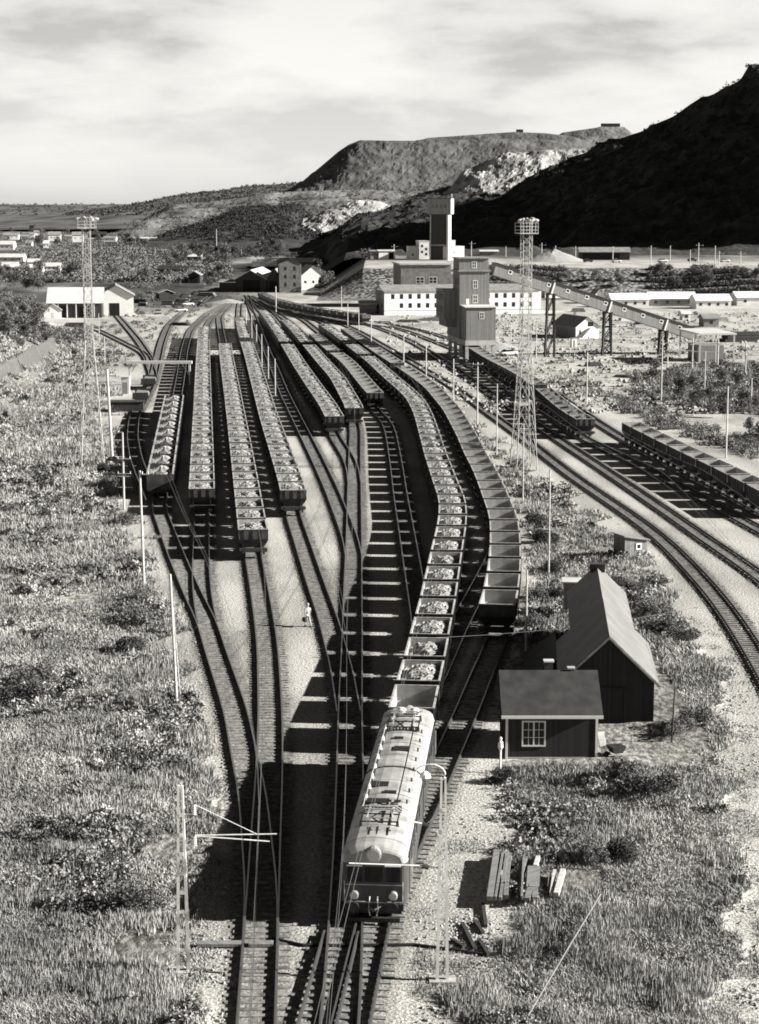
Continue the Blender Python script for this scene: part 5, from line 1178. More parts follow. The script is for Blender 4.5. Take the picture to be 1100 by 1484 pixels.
beam('pale log right of the timber pile', (804, 1262), (799, 1296), .16, .16, .2, 'wood_lt', 'log', 'log')
beam('bright thick log rightmost beside the timber pile', (816, 1262), (806, 1297), .24, .24, .2, 'wood_lt', 'log', 'log')
beam('slanting dark beam between the long beams and the poles', (738, 1238), (733, 1300), .22, .2, .3, 'wood_mid'); beam('dark beam below the planked panel', (768, 1288), (764, 1304), .25, .2, .3, 'wood_mid'); beam('second dark beam below the planked panel', (776, 1288), (775, 1303), .25, .2, .25, 'wood_mid')
beam('dark beam lying across the back of the pile', (752, 1232), (785, 1236), .3, .2, .1, 'wood_dark'); beam('dark slab behind the timber pile', (748, 1222), (778, 1226), .4, .2, .05, 'wood_dark'); beam('thin grey pole right of the planked panel', (797, 1264), (795, 1286), .1, .1, .2)
beam('short dark support lying under the pile on the left', (712, 1255), (745, 1256), .2, .2, .05, 'wood_dark'); beam('short dark support lying under the pile in front', (708, 1292), (785, 1292), .2, .2, .05, 'wood_dark'); beam('dark support under the back of the pile', (716, 1243), (790, 1243), .2, .2, .03, 'wood_dark')
for i, (a_, b_, lab) in enumerate((((670, 1338), (688, 1375), 'dark broken sleeper left of the rubble by the hooked mast'), ((688, 1335), (700, 1352), 'short splintered timber in the rubble by the hooked mast'), ((694, 1362), (708, 1384), 'dark timber nearest the cable end by the rubble'), ((655, 1362), (672, 1372), 'small dark timber close to the foot of the hooked mast'), ((700, 1310), (704, 1342), 'dark stick lying below the timber pile'))):
    beam(lab, a_, b_, .16, .16, .02, 'wood_dark', 'debris_timber')
# slat fence at the far left
for i, (xa, ya, xb, yb_) in enumerate(((-60, 592, 4, 555), (4, 556, 32, 540), (34, 539, 60, 522), (61, 521, 84, 507))):
    p0, p1 = PG(xa, ya), PG(xb, yb_); d_ = p1-p0; L_ = np.linalg.norm(d_[:2]); o = thing('slat_fence', ['nearest section of the leaning snow fence on the left', 'second section of the leaning snow fence on the left', 'third section of the leaning snow fence', 'farthest section of the leaning snow fence'][i], 'fence', p0, math.atan2(d_[1], d_[0]), 'leaning snow fence'); o.rotation_euler = (R(-22), 0, math.atan2(d_[1], d_[0]))
    m = MB()
    for t_ in np.arange(0, L_-.4, .95): m.box(t_, t_+.42, -.03, .03, -.3, 3.0+random.uniform(-.2, .2))
    m.build('slats', M['wood_mid'], o)
    for zz in (.5, 2.3): boxpart(o, 'rail', 'wood_mid', 0, L_-.2, .035, .12, zz, zz+.14)
# cars
def car(label, px, py, rz, paint, name='parked_car'):
    p_ = PG(px, py); o_ = thing(name, label, 'car', p_, rz, 'parked cars')
    m = MB(); sec = [(-2.1, .5, .75, .72), (-1.9, .35, .88, .8), (-.9, .3, .95, .82), (.9, .3, .95, .82), (1.9, .35, .85, .8), (2.1, .5, .7, .72)]
    m.rings([[(x_, -w_, a_), (x_, w_, a_), (x_, w_, b_-.1), (x_, w_*.85, b_), (x_, -w_*.85, b_), (x_, -w_, b_-.1)] for x_, a_, b_, w_ in sec]); m.build('body', M[paint], o_, True)
    m = MB(); m.rings([[(x_, -w_, z_), (x_, w_, z_), (x2_, w2_, z2_), (x2_, -w2_, z2_)] for x_, w_, z_, x2_, w2_, z2_ in ((-1.5, .7, .93, -1.5, .68, .96), (-1.4, .72, .93, -.95, .6, 1.42), (.9, .72, .93, .45, .6, 1.42), (1.1, .7, .93, 1.1, .68, .96))]); m.build('cabin_glass', M['glass'], o_)
    boxpart(o_, 'cabin_roof', paint, -.93, .43, -.6, .6, 1.421, 1.46)
    for x_ in (-1.3, 1.3):
        for s in (-1, 1): m = MB(); m.tube([(x_, s*.68, .32), (x_, s*.84, .32)], .32, 12); m.build('wheel', M['rubber'], o_)
car('white rounded car parked right of the loading tower', 737, 517, R(25), 'car_l')
for x_, y_, rz, pt, lab in ((262, 452, .3, 'car_l', 'nearest pale car parked on the lane at the left'), (258, 446, .4, 'car_d', 'dark car parked second on the lane at the left'), (272, 443, .5, 'car_l', 'pale car parked third on the lane'), (284, 440, .4, 'car_d', 'dark car farthest along the lane'), (292, 444, 1.2, 'car_d', 'dark car standing crosswise by the ladder track'), (268, 432, .5, 'car_d', 'dark car beside the bright roofed hut'), (285, 428, .5, 'car_d', 'dark car beyond the bright roofed hut'),
    (852, 380, .1, 'car_d', 'dark car on the terrace in front of the open shed'), (893, 381, .1, 'car_l', 'pale car on the terrace before the open shed'), (960, 380, .2, 'car_l', 'pale car on the terrace right of the open shed'), (1003, 379, .1, 'car_d', 'dark car on the terrace between the poles'), (1050, 380, .1, 'car_l', 'pale car near the right end of the terrace')):
    car(lab, x_, y_, rz, pt)
# dark flat wagons on the old siding
trs = T['old_siding']
for i, py_ in enumerate((588, 566)):
    s_ = trs.s_of_Y(P(200, py_)[1])+4; x, y, a = trs.at_s(s_); o = thing('flat_wagon', ['nearer dark flat wagon on the siding under the gantry', 'farther dark flat wagon on the siding under the gantry'][i], 'wagon', (x, y, 0), a, 'flat wagons on the siding')
    boxpart(o, 'deck', 'wood_dark', -1.35, 1.35, -3.6, 3.6, 1.05, 1.25)
    for s in (-1, 1): boxpart(o, 'end_board', 'wood_dark', -1.3, 1.3, s*3.5-.05, s*3.5+.05, 1.253, 2.1)
    boxpart(o, 'underframe', 'iron', -1.0, 1.0, -3.5, 3.5, .75, 1.047)
    for yy in (-2.2, 2.2): m = MB(); [m.tube([(s*.68, yy, .66), (s*.8, yy, .66)], .47, 14) for s in (-1, 1)]; m.tube([(-.9, yy, .66), (.9, yy, .66)], .07, 6); m.build('wheelset', M['wheel'], o)
    m = MB(); 
    for q in range(5): yy = -2.9+q*1.35; m.hexa([(-1.1, yy, 1.26), (1.1, yy+.1, 1.26), (1.15, yy+1.0, 1.26), (-1.05, yy+.9, 1.26)], [(-.9, yy+.2, 1.7+random.uniform(-.2, .3)), (1., yy+.2, 1.6), (1., yy+.8, 1.75), (-.9, yy+.8, 1.9)])
    m.build('bundles', M['wood_mid'], o)
# dark block added to stand for the wagon shadow left of the flat wagons
p = P(160, 597); o = block('wagon_shadow_block', 'dark low block standing for the shadow left of the flat wagons', p[0], p[1], 0, 5.2, 3, 1.5, R(4), 'wood_dark', 'wood_dark', cat='platform', rs=.1)
# scattered low clutter of the open ground on the right: lumber stacks and mounds
for i, (x_, y_, w_, d_, h_, mt, lab) in enumerate(((215, 452, 9, 3, 1.2, 'wood_mid', 'lumber stack right of the white gabled workshop'), (262, 472, 7, 2, .8, 'wood_dark', 'dark lumber stack beside the ladder track'), (232, 463, 8, 3, 1.0, 'wood_lt', 'pale lumber stack in the left yard'), (300, 430, 8, 3, 1.4, 'wood_mid', 'lumber stack by the lane beyond the cars'), (205, 440, 8, 3, 1.4, 'wood_dark', 'dark lumber stack behind the workshop corner'), (110, 474, 8, 2, 1.2, 'wood_dark', 'dark lumber stack before the open workshop'), (860, 531, 4, 2, .8, 'wood_dark', 'dark heap of scrap lumber on the bare ground'), (905, 548, 5, 1.2, .5, 'wood_mid', 'low lumber stack behind the bushes'), (700, 467, 9, 3, 1.0, 'wood_dark', 'dark lumber stack right of the tower windows'),
    (592, 468, 8, 3, .8, 'wood_mid', 'lumber stack below the white office'), (560, 470, 4, 2, .9, 'wood_lt', 'pale lumber stack before the office corner'), (940, 470, 9, 3, 1.3, 'wood_dark', 'dark lumber stack beyond the gallery'), (1075, 496, 12, 4, 2.4, 'wood_dark', 'long dark stack at the right edge beyond the canopy'),
    (985, 476, 5, 3, 1.2, 'wood_mid', 'brown stack by the grey shack'), (838, 452, 5, 3, 1.2, 'wood_mid', 'stack under the upper gallery'), (1045, 465, 5, 3, 1.2, 'wood_lt', 'pale stack right of the grey shack'), (905, 465, 4, 2, .9, 'wood_lt', 'pale stack left of the tiny white shack'))):
    p = PG(x_, y_); o = thing('lumber_stack', lab, 'lumber', p, R(random.uniform(-25, 25)), 'lumber stacks')
    for q in range(3):
        k = .85-.1*q; m = MB()
        for s in range(5): m.box(-w_/2*k+.0, w_/2*k, -d_/2+s*d_/5, -d_/2+s*d_/5+d_/6, h_*q/3+.01, h_*(q+.9)/3)
        m.build('board_layer', M[mt], o)
# gravel cone on the terrace
def mound(label, px, py, r, h, mt, name='gravel_heap'):
    p = PG(px, py); u = np.linspace(0, 1, 9); th2 = np.linspace(0, 2*np.pi, 25)[:-1]; U_, T_ = np.meshgrid(u, th2)
    X = U_*r*np.cos(T_)*1.6; Y = U_*r*np.sin(T_); Z = h*(1-U_)*(1+.25*(fbm(X, Y, 1.5, int(px), 3)-.5)) - .15*U_
    id_ = np.arange(U_.size).reshape(U_.shape); id2 = np.roll(id_, -1, 0); f = np.stack([id_[:, :-1], id_[:, 1:], id2[:, 1:], id2[:, :-1]], -1).reshape(-1, 4)
    o_ = npmesh(name, np.stack([X, Y, Z], -1).reshape(-1, 3), f, M[mt]); o_.location = p; tag(o_, label, 'heap')
mound('pale gravel cone on the terrace right of the lattice tower head', 803, 379, 9, 5, 'stone'); mound('low pale heap left of the tower stilts', 628, 473, 6, 1.2, 'stone'); mound('earth heap in front of the white office', 655, 464, 8, 1.5, 'ore_dark')
mound('rough heap of rubble beside the siding at the yard throat', 330, 440, 5, 1.5, 'stone'); mound('dark heap behind the workshop', 245, 405, 9, 4, 'leaf_d')
mound('rubble heap by the foot of the loading tower', 722, 507, 4, 1.6, 'stone')
# buildings on the far dumps
p = PD(753, 191, 2560); block('summit_hut', 'tiny hut on the crest of the waste dump', p[0]-4, 2562, p[2]-3, 9, 8, 6, 0, 'wood_dark', 'roof_d', cat='hut')
p = PD(885, 187, 2800); block('crusher_house', 'dark square building on the summit of the farthest dump', p[0]-13, 2802, p[2]-4, 27, 12, 12, 0, 'wood_dark', 'roof_d')

# ------------------------------------------------------------------ the walking man
pm = P(446, 908)
man = thing('person', 'person in light clothes walking beside the track carrying a dark bag', 'person', pm, R(-150))
def skinned(name, vs, es, rad, mat_, parent, sub=1, root=0):
    me = bpy.data.meshes.new(name); me.from_pydata(vs, es, []); o_ = bpy.data.objects.new(name, me); COL.objects.link(o_); o_.parent = parent
    sk = o_.modifiers.new('Skin', 'SKIN'); sk.use_smooth_shade = True
    lay = me.skin_vertices[0].data
    for i, r_ in enumerate(rad): lay[i].radius = (r_, r_) if not hasattr(r_, '__len__') else r_; lay[i].use_root = (i == root)
    o_.modifiers.new('Sub', 'SUBSURF').levels = sub; o_.modifiers['Sub'].render_levels = sub; me.materials.append(mat_); return o_
vs = [(0, 0, .98), (0, .02, 1.2), (0, .03, 1.42), (0, .03, 1.54), (0, 0.0, 1.62), (0, .0, 1.76)]; es = [(0, 1), (1, 2), (2, 3), (3, 4), (4, 5)]; rad = [(.15, .11), (.15, .11), (.17, .10), .055, .09, .085]
def chain(start, pts, rs):
    i0 = start
    for p_, r_ in zip(pts, rs): vs.append(p_); rad.append(r_); es.append((i0, len(vs)-1)); i0 = len(vs)-1
    return i0
chain(0, [(.1, .0, .92), (.11, -.2, .52), (.11, -.16, .09), (.11, -.32, .04)], [.09, .06, .045, .035])
chain(0, [(-.1, .0, .92), (-.11, .1, .5), (-.11, .34, .14), (-.11, .26, .03)], [.09, .06, .045, .035])
for s, sw in ((1, .16), (-1, -.14)):
    w_ = chain(2, [(s*.2, .02, 1.43), (s*.26, .02+sw*.6, 1.16), (s*.27, -.05+sw*1.2, .92), (s*.27, -.07+sw*1.3, .86)], [.055, .043, .03, (.035, .02)])
    for q in range(4): chain(w_, [(s*.27+(-.02+q*.014)*0, -.10+sw*1.3+q*.022, .80+.006*abs(q-1)), (s*.255, -.10+sw*1.3+q*.022, .765+.008*abs(q-1))], [.009, .008])
    chain(w_, [(s*.245, -.11+sw*1.3, .84), (s*.235, -.12+sw*1.3, .81)], [.01, .009])
bod = skinned('body', vs, es, rad, M['skin'], man, 2)
skinned('jacket', [(0, 0, .95), (0, .02, 1.2), (0, .03, 1.45), (.2, .02, 1.43), (.265, .02+.096, 1.16), (.27, .12, .95), (-.2, .02, 1.43), (-.265, .02-.084, 1.16), (-.27, -.2, .95)], [(0, 1), (1, 2), (2, 3), (3, 4), (4, 5), (2, 6), (6, 7), (7, 8)], [(.18, .14), (.17, .13), (.185, .115), .07, .058, .045, .07, .058, .045], M['cloth_l'], man, 2)
skinned('trousers', [(0, 0, .98), (.1, 0, .9), (.11, -.2, .52), (.11, -.16, .12), (-.1, 0, .9), (-.11, .1, .5), (-.11, .34, .17)], [(0, 1), (1, 2), (2, 3), (0, 4), (4, 5), (5, 6)], [(.16, .12), .105, .075, .06, .105, .075, .06], M['cloth_l'], man, 2)
m = MB(); m.rings([[(rr*math.cos(j*math.pi/6), rr*1.1*math.sin(j*math.pi/6), zz) for j in range(12)] for rr, zz in ((.12, 1.71), (.105, 1.78), (.07, 1.85), (.02, 1.87))]); m.build('cap', M['cloth_l'], man, None)
for a_, b_, c_ in ((.035, -.088, 1.68), (-.035, -.088, 1.68)): m = MB(); m.tube([(a_, b_, c_), (a_, b_-.008, c_)], .012, 6); m.build('eye', M['cloth_d'], man)
m = MB(); m.tube([(0, -.08, 1.68), (0, -.115, 1.64), (0, -.09, 1.63)], [.01, .018, .012], 6); m.build('nose', M['skin'], man)
for s in (-1, 1): m = MB(); m.box(-.11-.05 if s < 0 else .06, -.06 if s < 0 else .16, -.28 if s > 0 else .1, .0 if s > 0 else .36, 0, .09); m.build('shoe', M['cloth_d'], man)
m = MB(); m.rings([[(.3-.06, -.2, .42), (.3+.08, -.2, .42), (.3+.08, .3, .42), (.3-.06, .3, .42)], [(.3-.07, -.22, .6), (.3+.09, -.22, .6), (.3+.09, .32, .6), (.3-.07, .32, .6)], [(.3-.04, -.15, .76), (.3+.05, -.15, .76), (.3+.05, .26, .76), (.3-.04, .26, .76)]]); bg_ = m.build('bag', M['cloth_d']); bg_.location = man.location; bg_.rotation_euler = man.rotation_euler; tag(bg_, 'dark bag in the hand of the walking person', 'bag')

# ------------------------------------------------------------------ trees, shrubs, grass
random.seed(41); kk_ = 0
while kk_ < 30:
    x_ = random.uniform(-5, 300); y_ = random.uniform(314, 350)
    if any(t_[0]-8 < x_ < t_[1]+8 and t_[2]-12 < y_ < t_[2]+10 for t_ in town): continue
    kk_ += 1; o_ = shed('town_house', 'one of the small pale houses scattered through the distant town', x_, x_+random.uniform(5, 9), y_, 8, random.uniform(2.4, 4.5), 2, R(random.uniform(0, 15)), random.choice(('white', 'offwhite', 'wood_mid')), random.choice(('roof_w', 'roof_g')), 'house'); o_['group'] = 'scattered houses of the town'
for q in range(16):
    x_ = random.uniform(150, 400); y_ = random.uniform(345, 372); pole('distant_pole', 'thin distant pole between the town and the middle wood', x_, y_, y_-random.uniform(9, 14), .14, 'wood_pole', 'distant poles')
for q in range(14):
    x_ = random.uniform(205, 335); y_ = random.uniform(424, 470); p_ = PG(x_, y_)
    if any((tr_.Y[0] < p_[1] < tr_.Y[-1]) and abs(np.interp(p_[1], tr_.Y, tr_.X)-p_[0]) < 3.4 for tr_ in T.values()): continue
    o_ = thing('goods_stack', 'low stack of goods in the cluttered yard right of the workshop', 'stack', p_, random.uniform(-.4, .4), 'goods stacks of the left yard'); w_ = random.uniform(2, 4.5)
    for k_ in range(3): boxpart(o_, 'layer', random.choice(('wood_mid', 'wood_dark', 'wood_lt')), -w_/2+.15*k_, w_/2-.1*k_, -1+.1*k_, 1-.1*k_, .45*k_+.01, .45*k_+.42)
def leafcloud(n, lobes, size, rng, quad=True):
    k = rng.integers(0, len(lobes), n); L_ = np.array(lobes)[k]; v = rng.normal(size=(n, 3)); v /= np.linalg.norm(v, axis=1, keepdims=True)
    r = rng.uniform(.55, 1.08, (n, 1))**.6; c_ = L_[:, :3]+v*r*L_[:, 3:6]
    return leafquads(c_, size, rng)
def leafquads(c_, size, rng):
    n = len(c_); a = rng.normal(size=(n, 3)); a /= np.linalg.norm(a, axis=1, keepdims=True); b = np.cross(a, rng.normal(size=(n, 3))); b /= np.linalg.norm(b, axis=1, keepdims=True)
    s = (np.asarray(size)*rng.uniform(.5, 1.25, n))[:, None]
    V_ = np.stack([c_-a*s, c_-b*s*.6, c_+a*s, c_+b*s*.6], 1).reshape(-1, 3)
    return V_, np.arange(4*n).reshape(n, 4)
def tree_proto(seed, h, w, mat_='leaf', n=900, name='birch_tree', size=.3, trunk=True):
    rng = np.random.default_rng(seed); t_ = thing(name, 'x', 'tree' if trunk else 'shrub')
    lob = [(rng.uniform(-w*.28, w*.28), rng.uniform(-w*.28, w*.28), h*rng.uniform(.35, .85), w*rng.uniform(.18, .3), w*rng.uniform(.18, .3), h*rng.uniform(.12, .2)) for _ in range(9)]
    lob.append((0, 0, h*.86, w*.16, w*.16, h*.15))
    if not trunk: lob = [(rng.uniform(-w*.35, w*.35), rng.uniform(-w*.35, w*.35), h*rng.uniform(.25, .6), w*rng.uniform(.15, .28), w*rng.uniform(.15, .28), h*rng.uniform(.25, .4)) for _ in range(9)]
    V_, f = leafcloud(n, lob, size, rng); npmesh('crown' if trunk else 'foliage', V_, f, M[mat_], t_)
    m = MB(); m.tube([(0, 0, -.5), (.05*w*.3, 0, h*.35), (0, .04*w, h*.8)], [.03*h*.5, .02*h*.5, .008*h*.5], 6)
    for l_ in lob[:6]: m.tube([(0, 0, h*.25), (l_[0]*.5, l_[1]*.5, l_[2]*.75), (l_[0], l_[1], l_[2])], [.012*h*.5, .008*h*.5, .004*h*.5], 4)
    m.build('trunk' if trunk else 'stems', M['bark'], t_); return t_
TP = [tree_proto(100+i, 6.5, 5.2, 'leaf' if i != 2 else 'leaf_d', 1300, size=.24) for i in range(5)]
SP = [tree_proto(200+i, 1.25, 2.4, 'leaf' if i % 2 else 'leaf_d', 2600, 'shrub', .065, False) for i in range(4)]
KIDS = children_of(); usedt = set()
def put(protos_, p_, sc_, lab, grp):
    pr = random.choice(protos_); s3 = (sc_*random.uniform(.85, 1.15), sc_*random.uniform(.85, 1.15), sc_*random.uniform(.85, 1.2)); rz = random.uniform(0, 6.28)
    if pr.name not in usedt: pr.location = p_; pr.rotation_euler = (0, 0, rz); pr.scale = s3; pr['label'] = lab; pr['group'] = grp; usedt.add(pr.name); return pr
    return dup(pr, KIDS, tuple(p_), rz, lab, grp, s3)
def grove(n, box, sc_, lab, grp, protos_=None, avoid=None, pad=1.0):
    k = 0; tries = 0
    while k < n and tries < n*30:
        tries += 1; x_ = random.uniform(box[0], box[2]); y_ = random.uniform(box[1], box[3])
        if avoid and any(a[0] <= x_ <= a[2] and a[1] <= y_ <= a[3] for a in avoid): continue
        p_ = PG(x_, y_); put(protos_ or TP, p_, sc_*random.uniform(.7, 1.25), lab, grp); k += 1
AV = [(60, 405, 200, 470), (225, 395, 300, 440), (210, 335, 250, 353), (335, 380, 480, 470), (0, 345, 40, 362), (100, 335, 125, 352)]
grove(46, (-20, 398, 330, 424), .95, 'bushy tree in the belt behind the left workshop', 'trees behind the workshop', avoid=AV)
grove(34, (240, 366, 405, 396), 1.3, 'dark leafy tree in the middle wood above the engine shed', 'trees of the middle wood', avoid=AV)
grove(10, (438, 404, 478, 428), 1.0, 'leafy tree between the brick house and the dark bank', 'trees by the brick house')
grove(30, (820, 404, 1110, 424), .62, 'pale green bush on the foot of the terrace slope', 'bushes under the terrace')
grove(48, (-20, 318, 300, 362), 1.5, 'tree among the distant houses of the town', 'trees of the town', avoid=AV)
grove(26, (-30, 455, 70, 520), .75, 'low birch on the slope above the snow fence', 'birches above the snow fence', avoid=[(60, 440, 95, 470)])
grove(20, (300, 345, 520, 366), 1.1, 'distant tree under the dark benches', 'trees under the benches')
EB = [(920, 560), (945, 555), (965, 566), (985, 560), (985, 583), (1005, 572), (1010, 590), (1030, 585), (1030, 600), (1055, 590), (1050, 607), (1075, 598), (1070, 565), (1095, 575), (1095, 600), (1045, 560), (950, 545), (1110, 590), (1085, 638), (1105, 645), (1125, 640)]
for i, (x_, y_) in enumerate(EB): put(TP, PG(x_, y_), random.uniform(.4, .58), 'leafy bush in the thicket right of the lane', 'bushes of the right thicket')
NB = [(158, 705, 1.3, 'dark bush between the left lattice tower and the tracks'), (185, 760, 1.3, 'dark bush below the crossarm pole'), (150, 685, 1.0, 'bush at the foot of the left lattice tower'), (196, 905, 1.5, 'tall dark bush left of the crossing tracks'), (190, 945, 1.3, 'dark bush below the tall one left of the tracks'), (205, 870, 1.0, 'small bush left of the short thick pole'),
    (905, 880, 1.2, 'dark bush behind the pale barn roof'), (935, 895, 1.35, 'large dark bush right of the barn roof'), (965, 915, 1.2, 'dark bush midway between barn and double line'), (925, 860, 1.1, 'bush just below the trackside hut'), (990, 930, 1.0, 'rightmost dark bush beside the double line'), (895, 855, 1.0, 'shaded bush left below the trackside hut'),
    (790, 790, 1.2, 'bush right of the end of the empty train'), (775, 760, 1.2, 'bush beside the last empty hoppers'), (800, 830, 1.1, 'bush by the second nearest pole'), (780, 870, 1.0, 'bush left of the outhouse'), (770, 905, .9, 'bush above the cottage roof'), (810, 870, .8, 'low bush beside the outhouse'), (985, 1065, 1.0, 'bush beside the crooked stake'), (1010, 1050, 1.0, 'bush right of the crooked stake'),
    (735, 1135, .8, 'shrub in front of the short white post'), (900, 1135, 1.1, 'shrub right below the cottage corner'), (940, 1155, 1.2, 'shrub in the grass right below the barn'), (900, 1250, 1.0, 'shrub right of the timber pile'), (850, 1250, .9, 'shrub just right of the logs'),
    (30, 1020, 1.5, 'dark shrub in the gully at the left edge'), (55, 990, 1.3, 'upper dark shrub of the gully'), (190, 1320, 1.1, 'shrub at the tip of the big shadow')]
for x_, y_, sc_, lab in NB: put(SP, PG(x_, y_), sc_, lab, 'shrubs')
rng = np.random.default_rng(5)
def spx(n, x0, y0, x1, y1, thr=0, seed=1):
    px = rng.uniform(x0, x1, n); py = rng.uniform(y0, y1, n); d = CAMH*F/(math.cos(TH)*(py-YH)); X = (px-550)*d/F; Y = (d-CAMH*math.sin(TH))/math.cos(TH)
    k = fbm(X, Y, 2.2, seed) > thr; return X[k], Y[k]
# one mass of grass and low scrub: leaf sized faces
def veg_points(n, y0, y1, x0=-60, x1=1170):
    py = y0+(y1-y0)*rng.uniform(0, 1, n); px = rng.uniform(x0, x1, n)
    d = CAMH*F/(math.cos(TH)*(py-YH)); X = (px-550)*d/F; Y = (d-CAMH*math.sin(TH))/math.cos(TH)
    k = VEG(X, Y) > .5; bx_ = (X > 6) & (X < 20) & (Y > 104) & (Y < 135); k &= ~bx_
    return X[k], Y[k]
X, Y = veg_points(420000, 450, 1560); Z = height(X, Y); dn = fbm(X, Y, 5, 91); keep = dn > .25; X, Y, Z, dn = X[keep], Y[keep], Z[keep], dn[keep]
sc_ = .07+Y*.0011; nb_ = 2; bl = []
for q in range(nb_):
    an = rng.uniform(0, 6.28, len(X)); r_ = sc_*.5; hh = sc_*rng.uniform(.4, 1.15, len(X))*(1+.8*(dn > .6)); ox, oy = rng.normal(0, 1, (2, len(X)))*sc_*.5
    wx, wy = np.cos(an)*sc_*.3, np.sin(an)*sc_*.3; lx, ly = rng.normal(0, .7, (2, len(X)))*hh
    b0 = np.stack([X+ox-wx, Y+oy-wy, Z-.05], -1); b1 = np.stack([X+ox+wx, Y+oy+wy, Z-.05], -1); b2 = np.stack([X+ox+lx, Y+oy+ly, Z+hh], -1); bl.append(np.stack([b0, b1, b2], 1))
V_ = np.concatenate(bl).reshape(-1, 3); gs = npmesh('meadow_grass', V_, np.arange(len(V_)).reshape(-1, 3), M['grass']); tag(gs, 'rough meadow grass of the banks on both sides of the yard', 'grass', kind='stuff')
X, Y = veg_points(16000, 480, 1560); dn = fbm(X, Y, 7, 93, 3)+.25*(fbm(X, Y, 1.8, 94)-.5); k = dn > .55; X, Y = X[k], Y[k]; Z = height(X, Y)
print('clumps', len(X)); npl = 64; rr = (.26+.0014*Y)*rng.uniform(.6, 1.4, len(X))
v = rng.normal(size=(len(X), npl, 3)); v /= np.linalg.norm(v, axis=2, keepdims=True); v[:, :, 2] = np.abs(v[:, :, 2])*1.25; v *= rng.uniform(.5, 1.1, (len(X), npl, 1))*rr[:, None, None]
c_ = (np.stack([X, Y, Z], -1)[:, None, :]+v).reshape(-1, 3); sz = np.repeat(.038+.0007*Y, npl)
V_, f = leafquads(c_, sz, rng); k = int(len(f)*.7)//64*64
tag(npmesh('low_scrub', V_[:k*4], f[:k], M['grass']), 'low pale scrub scattered through the meadows', 'scrub', kind='stuff'); tag(npmesh('dark_scrub', V_[k*4:], f[k:]-k*4, M['leaf_d']), 'low dark scrub scattered through the meadows', 'scrub', kind='stuff')
X, Y = veg_points(60000, 560, 1560); dn = fbm(X, Y, 3.2, 97, 4); k = (dn > .57)
X2, Y2 = spx(3500, 600, 1120, 760, 1500, .63, 33); X3, Y3 = spx(5000, 1000, 880, 1120, 1500, .56, 35); X4, Y4 = spx(1800, 262, 980, 345, 1484, .56, 36)
trk_ = lambda a, b_: np.min([np.where((b_ > q.Y[0]) & (b_ < q.Y[-1]), np.abs(np.interp(b_, q.Y, q.X)-a), 99) for q in T.values()], 0) > 1.8
X5, Y5 = np.concatenate([X2, X3, X4]), np.concatenate([Y2, Y3, Y4]); k5 = trk_(X5, Y5); tall = np.concatenate([np.ones(k.sum()), (.28*np.ones(k5.sum()))])
X, Y = np.concatenate([X[k], X5[k5]]), np.concatenate([Y[k], Y5[k5]]); Z = height(X, Y); bl = []
for q in range(9):
    hh = rng.uniform(.35, 1.05, len(X))*(.5+.006*Y**.9)*tall*.56*(.55+.9*fbm(X, Y, 12, 98)); an = rng.uniform(0, 6.28, len(X)); wq = .018+.00022*Y; wx, wy = np.cos(an)*wq, np.sin(an)*wq; ox, oy = rng.normal(0, .16, (2, len(X)))*(1+Y*.004); lx, ly = rng.normal(0, .16, (2, len(X)))*hh
    bl.append(np.stack([np.stack([X+ox-wx, Y+oy-wy, Z-.03], -1), np.stack([X+ox+wx, Y+oy+wy, Z-.03], -1), np.stack([X+ox+lx, Y+oy+ly, Z+hh], -1)], 1))
V_ = np.concatenate(bl).reshape(-1, 3); tag(npmesh('tall_weeds', V_, np.arange(len(V_)).reshape(-1, 3), M['grass']), 'tall feathery weeds standing in the rough grass', 'weeds', kind='stuff')
# far woodland masses and scrub on the mountain
def far_mass(name, label, pts, n_per, rad_, size, mat_):
    n = len(pts); v = rng.normal(size=(n, n_per, 3)); v /= np.linalg.norm(v, axis=2, keepdims=True); v[:, :, 2] = np.abs(v[:, :, 2]); rr = np.asarray(rad_)*rng.uniform(.6, 1.4, n)
    c_ = (pts[:, None, :]+v*rng.uniform(.4, 1, (n, n_per, 1))*rr[:, None, None]).reshape(-1, 3); V_, f = leafquads(c_, size, rng); tag(npmesh(name, V_, f, M[mat_]), label, 'woodland', kind='stuff')
def px_pts(n, x0, y0, x1, y1, thr=.45, s=.02, seed=3, avoid=()):
    px = rng.uniform(x0, x1, n); py = y0+(y1-y0)*rng.uniform(0, 1, n)**.9; R_ = rays(px, py); X, Y = R_[:, 0], R_[:, 1]
    k = fbm(X, Y*.5, 40, seed) > thr
    for a in avoid: k &= ~((px > a[0]) & (px < a[2]) & (py > a[1]) & (py < a[3]))
    X, Y = X[k], Y[k]; return np.stack([X, Y, height(X, Y)], -1)
hsz = [(t_[0]-3, t_[2]-3, t_[1]+3, t_[2]+9) for t_ in town]
far_mass('far_woodland', 'belts of distant woodland around the town', px_pts(7500, -40, 311, 330, 410, .4, avoid=hsz), 30, 3.0, .6, 'leaf')
far_mass('near_thicket', 'thickets behind the workshop and snow fence', px_pts(4200, -60, 396, 340, 500, .42, seed=8, avoid=[(50, 428, 205, 480), (130, 440, 345, 510), (222, 414, 345, 445)]), 50, 1.7, .26, 'leaf')
far_mass('middle_woodland', 'woodland between the engine shed and the dark benches', px_pts(1000, 300, 340, 540, 374, .35, seed=5, avoid=[(400, 350, 480, 372)]), 40, 3, .55, 'leaf_d')
R_ = rays(rng.uniform(890, 1120, 2600), rng.uniform(522, 660, 2600)); k = VEG(R_[:, 0], R_[:, 1]) > .5
far_mass('lane_thicket', 'thicket of low bushes right of the bare lane', R_[k], 46, .85, .13, 'leaf')
far_mass('slope_scrub', 'scrub growing over the terrace slope', px_pts(4200, 700, 392, 1120, 430, .38, seed=6), 30, 1.5, .32, 'leaf')
